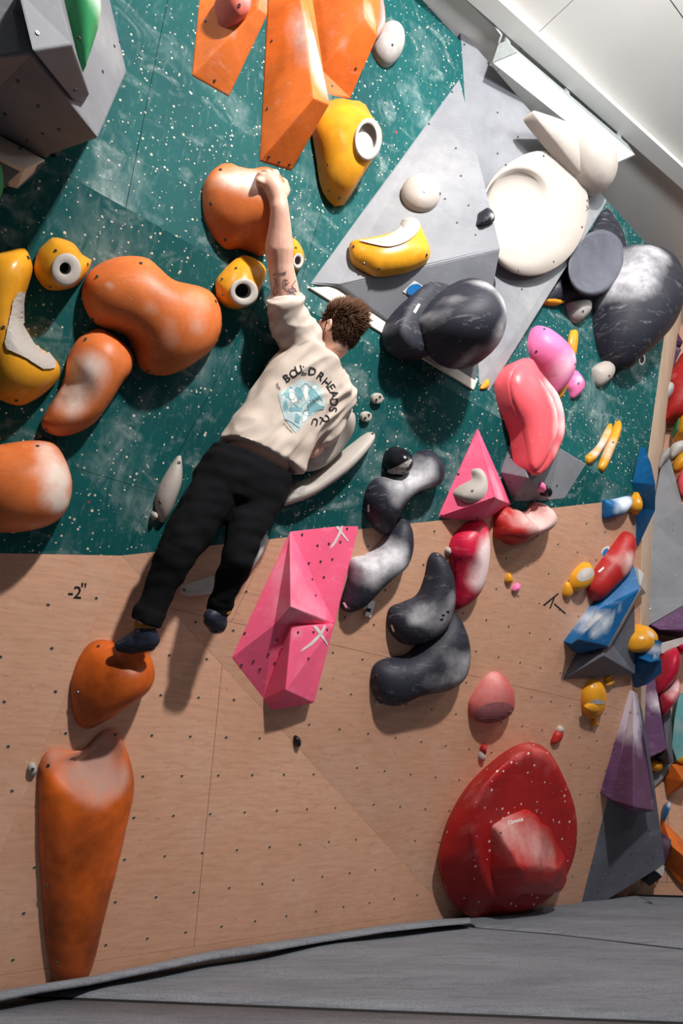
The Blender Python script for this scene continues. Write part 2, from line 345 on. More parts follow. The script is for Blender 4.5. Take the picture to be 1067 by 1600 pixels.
def blob(name, label, cat, fac, ztag, outline, H, mat, ref=.02, p=.5, chalk=(), dents=(), grad=None, base=-.012, bolts=(), sp=None,
         parent=None, group=None, smooth_out=True, sink=0.0, chalkh=None, fit=True):
    pl = FAC[fac]; px = zp(ztag, outline)
    uvs = np.array([pl.uv(pl.hit(x, y, ref + sink)) for x, y in px])
    if H > .025 and fit:                                       # a dome seen obliquely reaches past its rim: draw the rim in so the outline keeps its size
        A0 = np.array(px); ctr0 = A0.mean(0); c3 = pl.hit(*ctr0, ref); e1 = np.array(prj(c3 + pl.n * .1)) - np.array(prj(c3)); e1 /= np.linalg.norm(e1); e2 = np.array([-e1[1], e1[0]])
        want = [((A0 @ e).min(), (A0 @ e).max()) for e in (e1, e2)]; Bx = A0.copy()
        for _ in range(3):
            u3 = np.array([pl.uv(pl.hit(x, y, ref + sink)) for x, y in Bx]); sp0 = math.sqrt(abs(area2(u3)) / 90); O_ = spline(u3, step=sp0)
            V_, F_, b_ = fill(O_, sp0, False); h_ = H * poisson(V_, F_, b_) ** p
            if grad:
                d_ = np.array([grad[0], -grad[1]]) / math.hypot(grad[0], grad[1]); t_ = V_ @ d_; h_ = h_ * (1 + grad[2] * ((t_ - t_.min()) / (np.ptp(t_) + 1e-9) * 2 - 1))
            Pp = np.array([prj(pl.at(a, b, ref + sink + c)) for (a, b), c in zip(V_, h_)])
            for e, (lo, hi) in zip((e1, e2), want):
                l2, h2 = (Pp @ e).min(), (Pp @ e).max(); k = (hi - lo) / (h2 - l2); t = Bx @ e; Bx = Bx + np.outer((lo + (t - l2) * k) - t, e)
        uvs = np.array([pl.uv(pl.hit(x, y, ref + sink)) for x, y in Bx])
    ar = abs(area2(uvs)); sp = sp or max(.008, math.sqrt(ar / 420))
    O = spline(uvs, step=sp * .8) if smooth_out else resample(uvs, step=sp * .8)
    V, F, border = fill(O, sp); ph = poisson(V, F, border); h = H * ph ** p
    if grad:
        gx, gy, k = grad; d = np.array([gx, -gy]) / math.hypot(gx, gy); t = V @ d; t = (t - t.min()) / (np.ptp(t) + 1e-9) * 2 - 1
        h = h * (1 + k * t)
    for (x, y, r, dep) in dents:
        (X, Y), = zp(ztag, [(x, y)]); c = np.array(pl.uv(pl.hit(X, Y, ref + sink + H * .6))); P0 = pl.hit(X, Y, ref)
        rad = r / ZT[ztag][2] / FPX * (P0 - CAMP).dot(FWD); q = np.linalg.norm(V - c, axis=1) / rad
        h = h - dep * np.exp(-q ** 4) * np.minimum(1, ph * 6)
    P3 = [pl.at(u, v, ref + sink + hh) for (u, v), hh in zip(V, h)]
    n = len(P3); bn = len(border)
    ctr = V[border].mean(0)
    P3 += [pl.at(ctr[0] + (V[b][0] - ctr[0]) * .985, ctr[1] + (V[b][1] - ctr[1]) * .985, base + sink) for b in border]
    FF = list(F) + [(border[i], n + i, n + (i + 1) % bn, border[(i + 1) % bn]) for i in range(bn)]
    ck = chalk_at(P3, chalk, pl, ztag, (chalkh if chalkh is not None else ref + sink + H * .6)) if chalk else np.zeros(len(P3))
    ob = mesh_obj(name, P3, FF, MT[mat], parent, True, ck); fix_normals(ob)
    if parent is None: tag(ob, label, cat, group)
    elif label: ob['label'] = label
    if bolts:
        bv = bvh_world(ob)
        for (x, y) in zp(ztag, bolts):
            d = ray(x, y).normalized(); hit = bv.ray_cast(CAMP, d)
            if hit[0]: add_bolt(ob, hit[0], hit[1] if hit[1].dot(d) < 0 else -hit[1])
    return ob
def volume(name, label, cat, fac, ztag, verts, faces, mat, chalk=(), bev=.006, cuts=5, bolts=(), parent=None, group=None, chalkh=.1):
    """faceted volume; verts (x, y, height above facet); base vertices at height 0 get sunk backs"""
    pl = FAC[fac]; pts = []
    for x, y, h in zp(ztag, verts):
        if isinstance(h, tuple):                               # lies in the plane of three earlier corners
            a, b, c = (pts[i] for i in h); pts.append(Plane(a, b, c).hit(x, y))
        else: pts.append(pl.hit(x, y, h))
    bm = bmesh.new(); vs = [bm.verts.new(p) for p in pts]
    for f in faces: bm.faces.new([vs[i] for i in f])
    bmesh.ops.recalc_face_normals(bm, faces=bm.faces)
    c = sum(pts, Vector()) / len(pts)
    bd = [e for e in bm.edges if e.is_boundary]
    if bd:                                                     # close the back against the wall
        r = bmesh.ops.extrude_edge_only(bm, edges=bd); nv = [g for g in r['geom'] if isinstance(g, bmesh.types.BMVert)]
        for v in nv:
            hgt = (v.co - pl.a).dot(pl.n); v.co -= pl.n * (hgt + .012)
        try: bmesh.ops.contextual_create(bm, geom=[e for e in bm.edges if e.is_boundary])
        except Exception: pass
    bmesh.ops.recalc_face_normals(bm, faces=bm.faces)
    if bev: bmesh.ops.bevel(bm, geom=[e for e in bm.edges if not e.is_boundary and e.calc_face_angle(0) > .12], offset=bev, segments=2, profile=.6, affect='EDGES')
    big = [e for e in bm.edges if e.calc_length() > .12]
    if cuts and chalk:
        bmesh.ops.triangulate(bm, faces=bm.faces)
        for _ in range(3):
            big = [e for e in bm.edges if e.calc_length() > .07]
            if not big: break
            bmesh.ops.subdivide_edges(bm, edges=big, cuts=1, use_grid_fill=True)
    bm.verts.index_update(); P3 = [v.co.copy() for v in bm.verts]; F = [tuple(v.index for v in f.verts) for f in bm.faces]; bm.free()
    ck = chalk_at(P3, chalk, pl, ztag, chalkh) if chalk else np.zeros(len(P3))
    ob = mesh_obj(name, P3, F, MT[mat], parent, False, ck)
    if parent is None: tag(ob, label, cat, group)
    elif label: ob['label'] = label
    if bolts:
        bv = bvh_world(ob)
        for (x, y) in zp(ztag, bolts):
            d = ray(x, y).normalized(); hit = bv.ray_cast(CAMP, d)
            if hit[0]: add_bolt(ob, hit[0], hit[1] if hit[1].dot(d) < 0 else -hit[1], .0052)
    return ob
def angring(px, n=40):
    P = spline(px, n=240); c = P.mean(0); a = np.arctan2(P[:, 1] - c[1], P[:, 0] - c[0]); o = np.argsort(a); a, P = a[o], P[o]
    t = np.linspace(-math.pi, math.pi, n + 1)[:-1]
    a = np.r_[a - 2 * math.pi, a, a + 2 * math.pi]; P = np.vstack([P, P, P])
    return np.c_[np.interp(t, a, P[:, 0]), np.interp(t, a, P[:, 1])]
def ell(cx, cy, rx, ry, rot=0, n=12):
    c, s = math.cos(rot), math.sin(rot)
    return [(cx + rx * math.cos(t) * c - ry * math.sin(t) * s, cy + rx * math.cos(t) * s + ry * math.sin(t) * c) for t in np.linspace(0, 2 * math.pi, n + 1)[:-1]]
def loft(name, fac, rings, mat, parent=None, chalkv=0.0, n=40, cap=True):
    pl = FAC[fac]; V = []; F = []
    for px, h in rings: V += [pl.hit(x, y, h) for x, y in angring(px, n)]
    for r in range(len(rings) - 1):
        for i in range(n): F.append((r * n + i, r * n + (i + 1) % n, (r + 1) * n + (i + 1) % n, (r + 1) * n + i))
    if cap: F.append(tuple((len(rings) - 1) * n + i for i in range(n)))
    ob = mesh_obj(name, V, F, MT[mat], parent, True, np.full(len(V), chalkv)); fix_normals(ob); return ob
def scale_px(px, k, dx=0, dy=0):
    P = np.array(px); c = P.mean(0); return [tuple(c + (q - c) * k + np.array([dx, dy])) for q in P]
def pocket_jug(label, fac, ztag, outline, rim, H, holecol='hole', bolts=(), name='pocket_hold', rimw=.72, hin=.05, hdark=True):
    o = zp(ztag, outline); (cx, cy, rx, ry, rot) = rim; sc = ZT[ztag][2]; ox, oy, _ = ZT[ztag]
    R = lambda k: ell(ox + cx / sc, oy + cy / sc, rx / sc * k, ry / sc * k, rot)
    mid = [tuple(np.array(a) * .55 + np.array(b) * .45) for a, b in zip(angring(o, 40), angring(R(1), 40))]
    ob = loft(name, fac, [(o, -.012), (o, .02), (mid, .02 + (H - .02) * .62), (R(1.08), H - .006), (R(1.0), H - .004)], 'yellow', cap=False)
    tag(ob, label, 'climbing hold')
    sh = lambda k, f: scale_px(R(k), 1, -f * rx / sc, -f * ry / sc)
    rimo = loft('rim', fac, [(R(1.12), H - .018), (R(1.08), H + .004), (R(.95), H + .012), (sh(rimw, .06), H + .004)], 'white', ob, .3, cap=False); rimo['label'] = 'chalky white rim'
    loft('pocket', fac, [(sh(rimw, .06), H + .004), (sh(rimw * .95, .10), H - .025), (sh(rimw * .8, .16), H - .055 if hdark else H - .03)], 'white', ob, .3, cap=False)
    loft('pocket_floor', fac, [(sh(rimw * .82, .16), H - .054 if hdark else H - .029), (sh(rimw * .4, .2), H - .062 if hdark else H - .034)], 'hole' if hdark else 'white', ob, .2)
    bv = bvh_world(ob)
    for (x, y) in zp(ztag, bolts):
        d = ray(x, y).normalized(); hit = bv.ray_cast(CAMP, d)
        if hit[0]: add_bolt(ob, hit[0], hit[1] if hit[1].dot(d) < 0 else -hit[1], .0052)
    return ob
def decal(name, target, polys, mat, ztag='X', lift=.002, sp=6, parent=None, label=None, smooth=False):
    """flat print: polygons laid on the surface of target"""
    bv = bvh_world(target); V = []; F = []
    for poly in polys:
        px = np.array(zp(ztag, poly))
        O = resample(px, step=max(1.2, sp * .7)) if not smooth else spline(px, step=max(1.0, sp * .7))
        if len(O) < 3: continue
        try: v2, f2, _ = fill(O, sp, False)
        except Exception: continue
        b = len(V); ok = True; pts = []
        for x, y in v2:
            d = ray(x, y).normalized(); hit = bv.ray_cast(CAMP, d)
            pts.append(hit[0] + (-d * .5 + (hit[1] if hit[1].dot(d) < 0 else -hit[1])).normalized() * lift if hit[0] else None)
        V += [p if p is not None else Vector() for p in pts]
        F += [tuple(b + i for i in f) for f in f2 if all(pts[i] is not None for i in f)]
    if not F: return None
    used = sorted({i for f in F for i in f}); mp_ = {i: k for k, i in enumerate(used)}
    ob = mesh_obj(name, [V[i] for i in used], [tuple(mp_[i] for i in f) for f in F], MT[mat], parent or target)
    if label: ob['label'] = label
    return ob
def glyph_polys(text, size):
    """outline triangles of a text in a plane (mesh from the built-in font); returns verts2d, faces"""
    cu = bpy.data.curves.new('t', 'FONT'); cu.body = text; cu.size = size; cu.align_x = 'CENTER'; cu.align_y = 'CENTER'; cu.resolution_u = 3
    o = bpy.data.objects.new('t', cu); COL.objects.link(o); bpy.context.view_layer.update()
    me = bpy.data.meshes.new_from_object(o.evaluated_get(bpy.context.evaluated_depsgraph_get()))
    V = [(v.co.x, v.co.y) for v in me.vertices]; F = [tuple(p.vertices) for p in me.polygons]
    bpy.data.objects.remove(o); bpy.data.curves.remove(cu); bpy.data.meshes.remove(me); return V, F
def lettering(name, target, items, mat, lift=.0025, bold=0.0, parent=None):
    """items: (text, x, y, angle_deg, size_px) laid on target"""
    bv = bvh_world(target); out = None
    for (txt, x, y, ang, size) in items:
        V = []; F = []
        gv, gf = glyph_polys(txt, size); a = math.radians(ang); c, s = math.cos(a), math.sin(a)
        for (bx, by) in ((0, 0), (bold, 0), (0, bold), (bold, bold)) if bold else ((0, 0),):
            b = len(V); pts = []
            for gx, gy in gv:
                gx2, gy2 = gx + bx, -(gy + by); X = x + gx2 * c - gy2 * s; Y = y + gx2 * s + gy2 * c
                d = ray(X, Y).normalized(); hit = bv.ray_cast(CAMP, d)
                pts.append(hit[0] - d * lift if hit[0] else None)
            V += [p if p is not None else Vector() for p in pts]
            F += [tuple(b + i for i in f) for f in gf if all(pts[i] is not None for i in f)]
        used = sorted({i for f in F for i in f}); mp_ = {i: k for k, i in enumerate(used)}
        if used: out = mesh_obj(name, [V[i] for i in used], [tuple(mp_[i] for i in f) for f in F], MT[mat], parent or target)
    return out

# ------------------------------------------------------------------ the setting: climbing wall of plywood panels
def clip(poly, p, nrm):
    """keep the part of a 2D polygon where (x-p).nrm >= 0"""
    out = []
    for i in range(len(poly)):
        a, b = poly[i], poly[(i + 1) % len(poly)]; da, db = (a - p) @ nrm, (b - p) @ nrm
        if da >= 0: out.append(a)
        if (da >= 0) != (db >= 0): out.append(a + (b - a) * (da / (da - db)))
    return out
def facet_panels(root, fac, corners, seams, mat, gap=.0007, ext=()):
    pl = FAC[fac]; polys = [[np.array(pl.uv(c)) for c in corners]]
    for (a, b) in seams:
        A = np.array(pl.uv(pl.hit(*a))); B = np.array(pl.uv(pl.hit(*b))); d = (B - A) / np.linalg.norm(B - A); nr = np.array([-d[1], d[0]]); mid = (A + B) / 2
        new = []
        for po in polys:
            if inside(mid[None], np.array(po))[0]:
                for s in (1, -1):
                    q = clip(po, mid + nr * s * gap, nr * s)
                    if len(q) >= 3: new.append(q)
            else: new.append(po)
        polys = new
    for po in polys:
        P = np.array(po); P = P.mean(0) + (P - P.mean(0)) * .9994
        if area2(P) < 0: P = P[::-1]
        n = len(P); V = [pl.at(u, v, 0) for u, v in P] + [pl.at(u, v, -.018) for u, v in P]
        F = [tuple(range(n)), tuple(range(2 * n - 1, n - 1, -1))] + [(i, n + i, n + (i + 1) % n, (i + 1) % n) for i in range(n)]
        ob = mesh_obj('panel', V, F, MT[mat], root); fix_normals(ob)
        ul = ob.data.uv_layers.new(name='uv')
        sh = {'up': 0, 'low': 11.3, 'right': 23.1, 'tri': 37.7, 'fl': 51.2}.get(fac, 70)
        for lp in ob.data.loops:
            w_ = ob.data.vertices[lp.vertex_index].co + ORI[ob.name]; u, v = pl.uv(w_); ul.data[lp.index].uv = (u + sh, v + sh)
def backing(name, polys, mat, off=-.03):
    V = []; F = []
    for fac, cs in polys:
        pl = FAC[fac]; b = len(V); V += [c + pl.n * off for c in cs]; F.append(tuple(range(b, b + len(cs))))
    ob = mesh_obj(name, V, F, MT[mat]); return ob
def uvfix(ob, pl):
    ul = ob.data.uv_layers.new(name='uv')
    for lp in ob.data.loops: ul.data[lp.index].uv = pl.uv(ob.data.vertices[lp.vertex_index].co + ORI[ob.name])
T2 = T - main.u * 3.0; T2.z = CEIL; T2 = up.at(*up.uv(T2)); Lb = fl.hit(-190, 1530)
R2b = R2 + (R2 - T).normalized() * .0
wall = backing('wall_left', [('up', [M, T2, T, R2, R1]), ('low', [L, M, R1, Q]), ('right', [Q, R1, R0, K]), ('tri', [Q, K, B0, E2]), ('fl', [L, Q, E2, Lb])], 'hole')
tag(wall, kind='structure')
facet_panels(wall, 'up', [M, T2, T, R2, R1], [((200, 307), (250, 60)), ((470, 440), (560, 130)), ((820, 640), (900, 330)), ((280, -60), (620, 120))], 'wallgreen')
facet_panels(wall, 'low', [L, M, R1, Q], [((242, 780), (380, 513)), ((107, 728), (240, 768)), ((660, 800), (775, 650))], 'wallgreen')
facet_panels(wall, 'right', [Q, R1, R0, K], [((517, 1007), (900, 1093)), ((360, 975), (421, 843)), ((722, 1423), (985, 1419))], 'wallwood')
facet_panels(wall, 'tri', [Q, K, B0, E2], [((20, 1521), (650, 1428)), ((304, 1470), (345, 1060))], 'wallwood')
facet_panels(wall, 'fl', [L, Q, E2, Lb], [((-100, 1490), (-110, 1400))], 'wallwood')
# threaded inserts on the bare plywood: real rings, too small to part
def inserts(fac, o, d, nx, ny, sx, sy, poly, jit=4):
    pl = FAC[fac]; V = []; F = []; mi = []
    P = np.array([pl.uv(pl.hit(*p)) for p in poly]); O0 = np.array(pl.uv(pl.hit(*o))); D = np.array(pl.uv(pl.hit(*d))) - O0; D /= np.linalg.norm(D); Nn = np.array([-D[1], D[0]])
    for i in range(-nx, nx):
        for j in range(-ny, ny):
            c = O0 + D * i * sx + Nn * j * sy
            if not inside(c[None], P)[0]: continue
            b = len(V)
            for r, z in ((.0078, .0004), (.0068, .0014), (.0046, .0014), (.0042, .0003)):
                for k in range(8): a = k * math.pi / 4; V.append(pl.at(c[0] + r * math.cos(a), c[1] + r * math.sin(a), z))
            for r in range(3):
                for k in range(8): F.append((b + r * 8 + k, b + r * 8 + (k + 1) % 8, b + r * 8 + 8 + (k + 1) % 8, b + r * 8 + 8 + k)); mi.append(0)
            F.append(tuple(b + 24 + k for k in range(8))); mi.append(1)
    ob = mesh_obj('bolt_insert', V, F, None, wall, mats=[MT['nut'], MT['hole']], midx=mi); tag(ob, kind='stuff'); fix_normals(ob)
inserts('tri', (20, 1500), (300, 1455), 26, 16, .185, .175, [(190, 885), (680, 1415), (0, 1510), (-40, 1450)])
inserts('fl', (-60, 1330), (180, 1000 + 260), 20, 14, .185, .175, [(-90, 880), (180, 880), (0, 1320), (-90, 1470)])
inserts('right', (520, 1020), (900, 1105), 26, 16, .19, .19, [(215, 880), (995, 795), (985, 1405), (715, 1405)])
# stencilled angle mark on the bare wood at the far end
flp = [c for c in wall.children if c.name.startswith('panel')]
def closest_panel(x, y):
    best = None
    for c in flp:
        h = bvh_world(c).ray_cast(CAMP, ray(x, y).normalized())
        if h[0] and (best is None or h[3] < best[0]): best = (h[3], c)
    return best[1]
lettering('stencil_mark', closest_panel(122, 930), [('-', 110, 926, 2, 30), ('2', 121, 927, 4, 27), ("''", 130, 922, 6, 26)], 'print_black', .002, .5)
decal('scuff_mark', closest_panel(860, 945), [[(848, 945), (872, 926), (873, 928), (850, 947)], [(858, 950), (866, 930), (868, 931), (860, 951)], [(866, 942), (884, 958), (883, 960), (865, 944)]], 'print_black', sp=3)

# second wall beyond the corner
up_top = lambda u: next(wall2.at(u, v) for v in [(CEIL - wall2.a.z) / wall2.v.z])
w2c = [wall2.at(-1.2, 0), wall2.at(3.5, 0), up_top(3.5), up_top(-1.2)]
wall_r = backing('wall_right', [('wall2', w2c)], 'hole'); tag(wall_r, kind='structure')
facet_panels(wall_r, 'wall2', w2c, [((1020, 1378), (1060, 1379)), ((1045, 1200), (1050, 900))], 'wallwood')
Pa, Pb, Pc = wall2.hit(1000, 1392), wall2.hit(1026, 778), wall2.hit(1075, 425)
ret = Plane(R0, R1, Pb); FAC['ret'] = ret
rt = mesh_obj('trim_1', [R0, R1, Pb, Pa, R1, R2, Pc, Pb], [(0, 1, 2, 3), (4, 5, 6, 7)], hold_mat('pale_end_plywood', srgb(214, 190, 166), .6, dirt=.1, scuff=.15)); tag(rt, kind='structure')

# mats
def slab(name, pts, z, th, mat, label=None, cat=None, kind=None):
    V = [Vector((p[0], p[1], p[2] if len(p) > 2 else z)) for p in pts]; n = len(V); V2 = [v - Vector((0, 0, th)) for v in V]
    ob = mesh_obj(name, V + V2, [tuple(range(n)), tuple(range(2 * n - 1, n - 1, -1))] + [(i, n + i, n + (i + 1) % n, (i + 1) % n) for i in range(n)], MT[mat])
    fix_normals(ob); tag(ob, label, cat, kind=kind); return ob
fz = min(R0.z, 0) - .02
f_ = mesh_obj('floor', [(-9, -6, -.34), (12, -6, -.34), (12, 12, -.34), (-9, 12, -.34)], [(0, 1, 2, 3)], MT['carpet']); tag(f_, kind='structure')
def g(x, y, z=0.0): return zhit(x, y, z)
seamA = [(-200, 1542), (60, 1553), (560, 1573), (1250, 1600)]
seamB = [(738, 1446), (864, 1456), (1067, 1479), (1300, 1505)]
def mat_mesh(name, far, near, label, nx=90, ny=26, amp=.006):
    """padded mat top between two image lines, lightly wrinkled, with a skirt down to the floor"""
    def line(pts, n):
        P = np.array([tuple(p) for p in pts]); d = np.r_[0, np.cumsum(np.linalg.norm(np.diff(P, axis=0), axis=1))]; s = np.linspace(0, d[-1], n)
        return np.c_[np.interp(s, d, P[:, 0]), np.interp(s, d, P[:, 1]), np.interp(s, d, P[:, 2])]
    A, B = line(far, nx), line(near, nx); V = []; F = []
    for j in range(ny):
        t = j / (ny - 1)
        for i in range(nx):
            p = A[i] * (1 - t) + B[i] * t; e = min(1, 6 * t, 6 * (1 - t))
            p = p + np.array([0, 0, amp * e * (math.sin(p[0] * 2.3 + p[1] * 5.1) + .6 * math.sin(p[1] * 13 + p[0] * 1.7) + .4 * math.sin(p[0] * 9 - p[1] * 4))]); p[2] -= .012 * max(0, 1 - 30 * t) + .012 * max(0, 1 - 30 * (1 - t))
            V.append(tuple(p))
    for j in range(ny - 1):
        for i in range(nx - 1): F.append((j * nx + i, j * nx + i + 1, (j + 1) * nx + i + 1, (j + 1) * nx + i))
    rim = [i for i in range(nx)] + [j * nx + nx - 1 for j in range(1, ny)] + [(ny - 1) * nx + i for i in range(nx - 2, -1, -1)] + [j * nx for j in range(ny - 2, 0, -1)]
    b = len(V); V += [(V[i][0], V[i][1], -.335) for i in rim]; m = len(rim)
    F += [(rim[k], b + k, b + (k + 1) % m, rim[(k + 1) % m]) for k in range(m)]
    ob = mesh_obj(name, V, F, None, None, True, mats=[MT['carpet'], MT['hole']], midx=[0] * (len(F) - m) + [1] * m); fix_normals(ob); tag(ob, label, 'mat'); return ob  # skirt sides coloured black, standing in for the shadow in the seams
shift = lambda p, d: Vector(p) + Vector(d)
sA = [zhit(x, y, 0) for x, y in seamA]; sB = [zhit(x, y, 0) for x, y in seamB]
back = Vector((.64, -.77, 0)) * .012
mat_mesh('gym_mat', [B0 + Vector((-1, -.84, 0)), B0, K - (K - B0) * .1, sB[0]+ Vector((0, .01, 0))] , [sA[0] + Vector((-.4, .02, 0)), sA[1], sA[2] , sA[3] + Vector((0, .01, 0))], 'large grey carpeted mat running along the foot of the wooden wall') if False else None
G_ = Vector((0, .02, 0))
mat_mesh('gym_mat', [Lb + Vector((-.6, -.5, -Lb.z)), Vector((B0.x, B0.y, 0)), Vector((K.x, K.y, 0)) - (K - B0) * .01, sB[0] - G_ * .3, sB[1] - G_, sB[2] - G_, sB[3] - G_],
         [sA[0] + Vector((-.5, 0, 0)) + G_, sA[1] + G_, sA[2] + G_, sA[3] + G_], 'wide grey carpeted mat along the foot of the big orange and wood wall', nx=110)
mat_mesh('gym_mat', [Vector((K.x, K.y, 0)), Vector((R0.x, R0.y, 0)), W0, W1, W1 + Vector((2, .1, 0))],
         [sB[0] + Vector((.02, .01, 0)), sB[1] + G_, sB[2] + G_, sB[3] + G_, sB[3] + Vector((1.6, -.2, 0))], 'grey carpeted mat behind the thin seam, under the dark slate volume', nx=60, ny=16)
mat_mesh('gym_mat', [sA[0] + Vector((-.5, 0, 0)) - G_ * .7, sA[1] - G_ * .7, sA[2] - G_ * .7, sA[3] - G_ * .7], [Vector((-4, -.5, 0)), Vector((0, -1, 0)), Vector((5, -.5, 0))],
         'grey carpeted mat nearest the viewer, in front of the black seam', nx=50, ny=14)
# loose carpet flap along the foot of the wall
fe = [(-60, 1577, 0), (60, 1553, 0), (140, 1540, 0), (210, 1525, 0), (330, 1500, 0), (420, 1487, 0), (500, 1473, 0), (600, 1457, 0), (680, 1448, 0), (735, 1443, 0)]
fw = [(-60, 1558), (60, 1540), (140, 1528), (210, 1515), (330, 1487), (420, 1474), (500, 1463), (600, 1448), (680, 1438), (735, 1438)]
V = []; F = []
for i, ((x, y, _), (a, b)) in enumerate(zip(fe, fw)):
    p = zhit(x, y, .03); q = zhit(x, y, .006); r_ = zhit(x, y - 6, .045); wl = main.hit(a, b, .012) if a < 700 else zhit(a, b, .03)
    q2 = q + (wl - q) * .15
    V += [wl, (wl + r_) / 2 + Vector((0, 0, .012)), r_, p, q, Vector((q2.x, q2.y, .005))]
m_ = 6
for i in range(len(fe) - 1):
    for k in range(m_ - 1): F.append((i * m_ + k, i * m_ + k + 1, (i + 1) * m_ + k + 1, (i + 1) * m_ + k))
fo = mesh_obj('carpet_flap', V, F, MT['carpet'], None, True); fix_normals(fo); tag(fo, 'loose grey carpet flap with a curled edge against the wooden kickboard', 'carpet flap')

# ceiling boards, beam, lamp
u2 = Vector((main.u.x, main.u.y, 0)).normalized(); n2 = Vector((main.n.x, main.n.y, 0)).normalized()
ceil = mesh_obj('ceiling', [(-9, -6, CEIL + .05), (12, -6, CEIL + .05), (12, 14, CEIL + .05), (-9, 14, CEIL + .05)], [(0, 1, 2, 3)], MT['hole']); tag(ceil, kind='structure')
c0 = zhit(872, 22, CEIL); cA = zhit(1047, 0, CEIL); voff = (cA - c0).dot(n2)
for i in range(-3, 5):
    for j in range(-4, 5):
        a = c0 + u2 * (i * 2.44 + .003) + n2 * (voff + j * 1.22 + .003); V = []
        for dz in (0, .04):
            for (p, q) in ((0, 0), (2.434, 0), (2.434, 1.214), (0, 1.214)): V.append(a + u2 * p + n2 * q + Vector((0, 0, dz)))
        mesh_obj('panel', V, [(3, 2, 1, 0), (4, 5, 6, 7), (0, 1, 5, 4), (1, 2, 6, 5), (2, 3, 7, 6), (3, 0, 4, 7)], MT['ceiling'], ceil)
zb = CEIL - .05
bA, bB = zhit(779, 0, zb), zhit(1067, 262, zb); bC = zhit(800, 62, zb); bd = Vector(((bB - bA).x, (bB - bA).y, 0)).normalized()
bw = (bC - bA) - bd * (bC - bA).dot(bd)
V = []
for z in (0, .049):
    for p in (bA - bd * 1.5, bA + bd * 7, bA + bd * 7 + bw, bA - bd * 1.5 + bw): V.append(p + Vector((0, 0, z)))
bm_ = mesh_obj('trim_2', V, [(0, 1, 2, 3), (7, 6, 5, 4), (0, 4, 5, 1), (1, 5, 6, 2), (2, 6, 7, 3), (3, 7, 4, 0)], MT['ceiling']); fix_normals(bm_); tag(bm_, kind='structure')
zl = CEIL - .24
lf = [zhit(*p, zl) for p in ((769, 98), (807, 82), (993, 243), (966, 255))]
top = [v + Vector((0, 0, .13)) for v in lf]; mid = [(top[0] + top[1]) / 2, (top[2] + top[3]) / 2]
wv = (lf[1] - lf[0]) * .16
tp = [mid[0] - wv, mid[0] + wv, mid[1] + wv, mid[1] - wv]
lamp = mesh_obj('ceiling_lamp', lf + tp, [(0, 1, 5, 4), (1, 2, 6, 5), (2, 3, 7, 6), (3, 0, 4, 7), (4, 5, 6, 7)], MT['whitepaint']); fix_normals(lamp)
tag(lamp, 'long white linear ceiling lamp, lit, hung from the white beam', 'lamp')
dz = Vector((0, 0, .004)); cI = sum(lf, Vector()) / 4
mesh_obj('diffuser', [v + (cI - v) * .015 + dz for v in lf], [(0, 1, 2, 3)], MT['diffuser'], lamp)['label'] = 'glowing white diffuser'
for t_ in (.04, .5, .96):
    p = mid[0].lerp(mid[1], t_); V = []
    for z in (0, CEIL - .05 - p.z):
        for a, b in ((-.02, -.008), (.02, -.008), (.02, .008), (-.02, .008)): V.append(p + u2 * a + n2 * b + Vector((0, 0, z)))
    mesh_obj('bracket', V, [(0, 1, 5, 4), (1, 2, 6, 5), (2, 3, 7, 6), (3, 0, 4, 7)], MT['whitepaint'], lamp)
def tube(name, pts, r, mat, parent=None, n=8, taper=None):
    V = []; F = []
    for i, p in enumerate(pts):
        d = (pts[min(i + 1, len(pts) - 1)] - pts[max(i - 1, 0)]).normalized(); a = d.orthogonal().normalized()
        if i and abs(a.dot(pa)) < .999: a = (pa - d * pa.dot(d)).normalized()
        pa = a; b = d.cross(a); rr = r if taper is None else r * taper[i]
        for k in range(n): t = 2 * math.pi * k / n; V.append(p + (a * math.cos(t) + b * math.sin(t)) * rr)
    for i in range(len(pts) - 1):
        for k in range(n): F.append((i * n + k, i * n + (k + 1) % n, (i + 1) * n + (k + 1) % n, (i + 1) * n + k))
    F += [tuple(range(n - 1, -1, -1)), tuple((len(pts) - 1) * n + k for k in range(n))]
    return mesh_obj(name, V, F, MT[mat], parent, True)
mesh_cable = tube('cable', [zhit(690, -45, CEIL - .02), zhit(733, 2, CEIL - .02), zhit(768, 36, CEIL - .03), zhit(783, 55, CEIL - .06), tp[0]], .008, 'whitepaint', lamp)
for nm in ('up', 'low', 'right', 'tri', 'fl', 'wall2'):
    p_ = FAC[nm]; print('FACET', nm, 'overhang %.0f' % math.degrees(math.asin(-p_.n.z)), 'az %.0f' % math.degrees(math.atan2(p_.n.x, -p_.n.y)))
print('R0', R0, 'R1', R1, 'R2', R2, 'M', M, 'CEIL', CEIL, [round((lf[i]-lf[i-1]).length, 2) for i in range(4)])

MT['dustyslice'] = hold_mat('dusty_slice', srgb(150, 88, 92), .7, chalk=srgb(206, 160, 158), scuff=.9)
# ------------------------------------------------------------------ holds and volumes on the main wall
FAC['tall'] = Plane(up.hit(719, 44), up.hit(748, 600), up.hit(949, 314, .20)); FAC['wide'] = Plane(up.hit(718, 122), up.hit(482, 444), up.hit(782, 388, .34))
HC = 'climbing hold'; VC = 'volume'
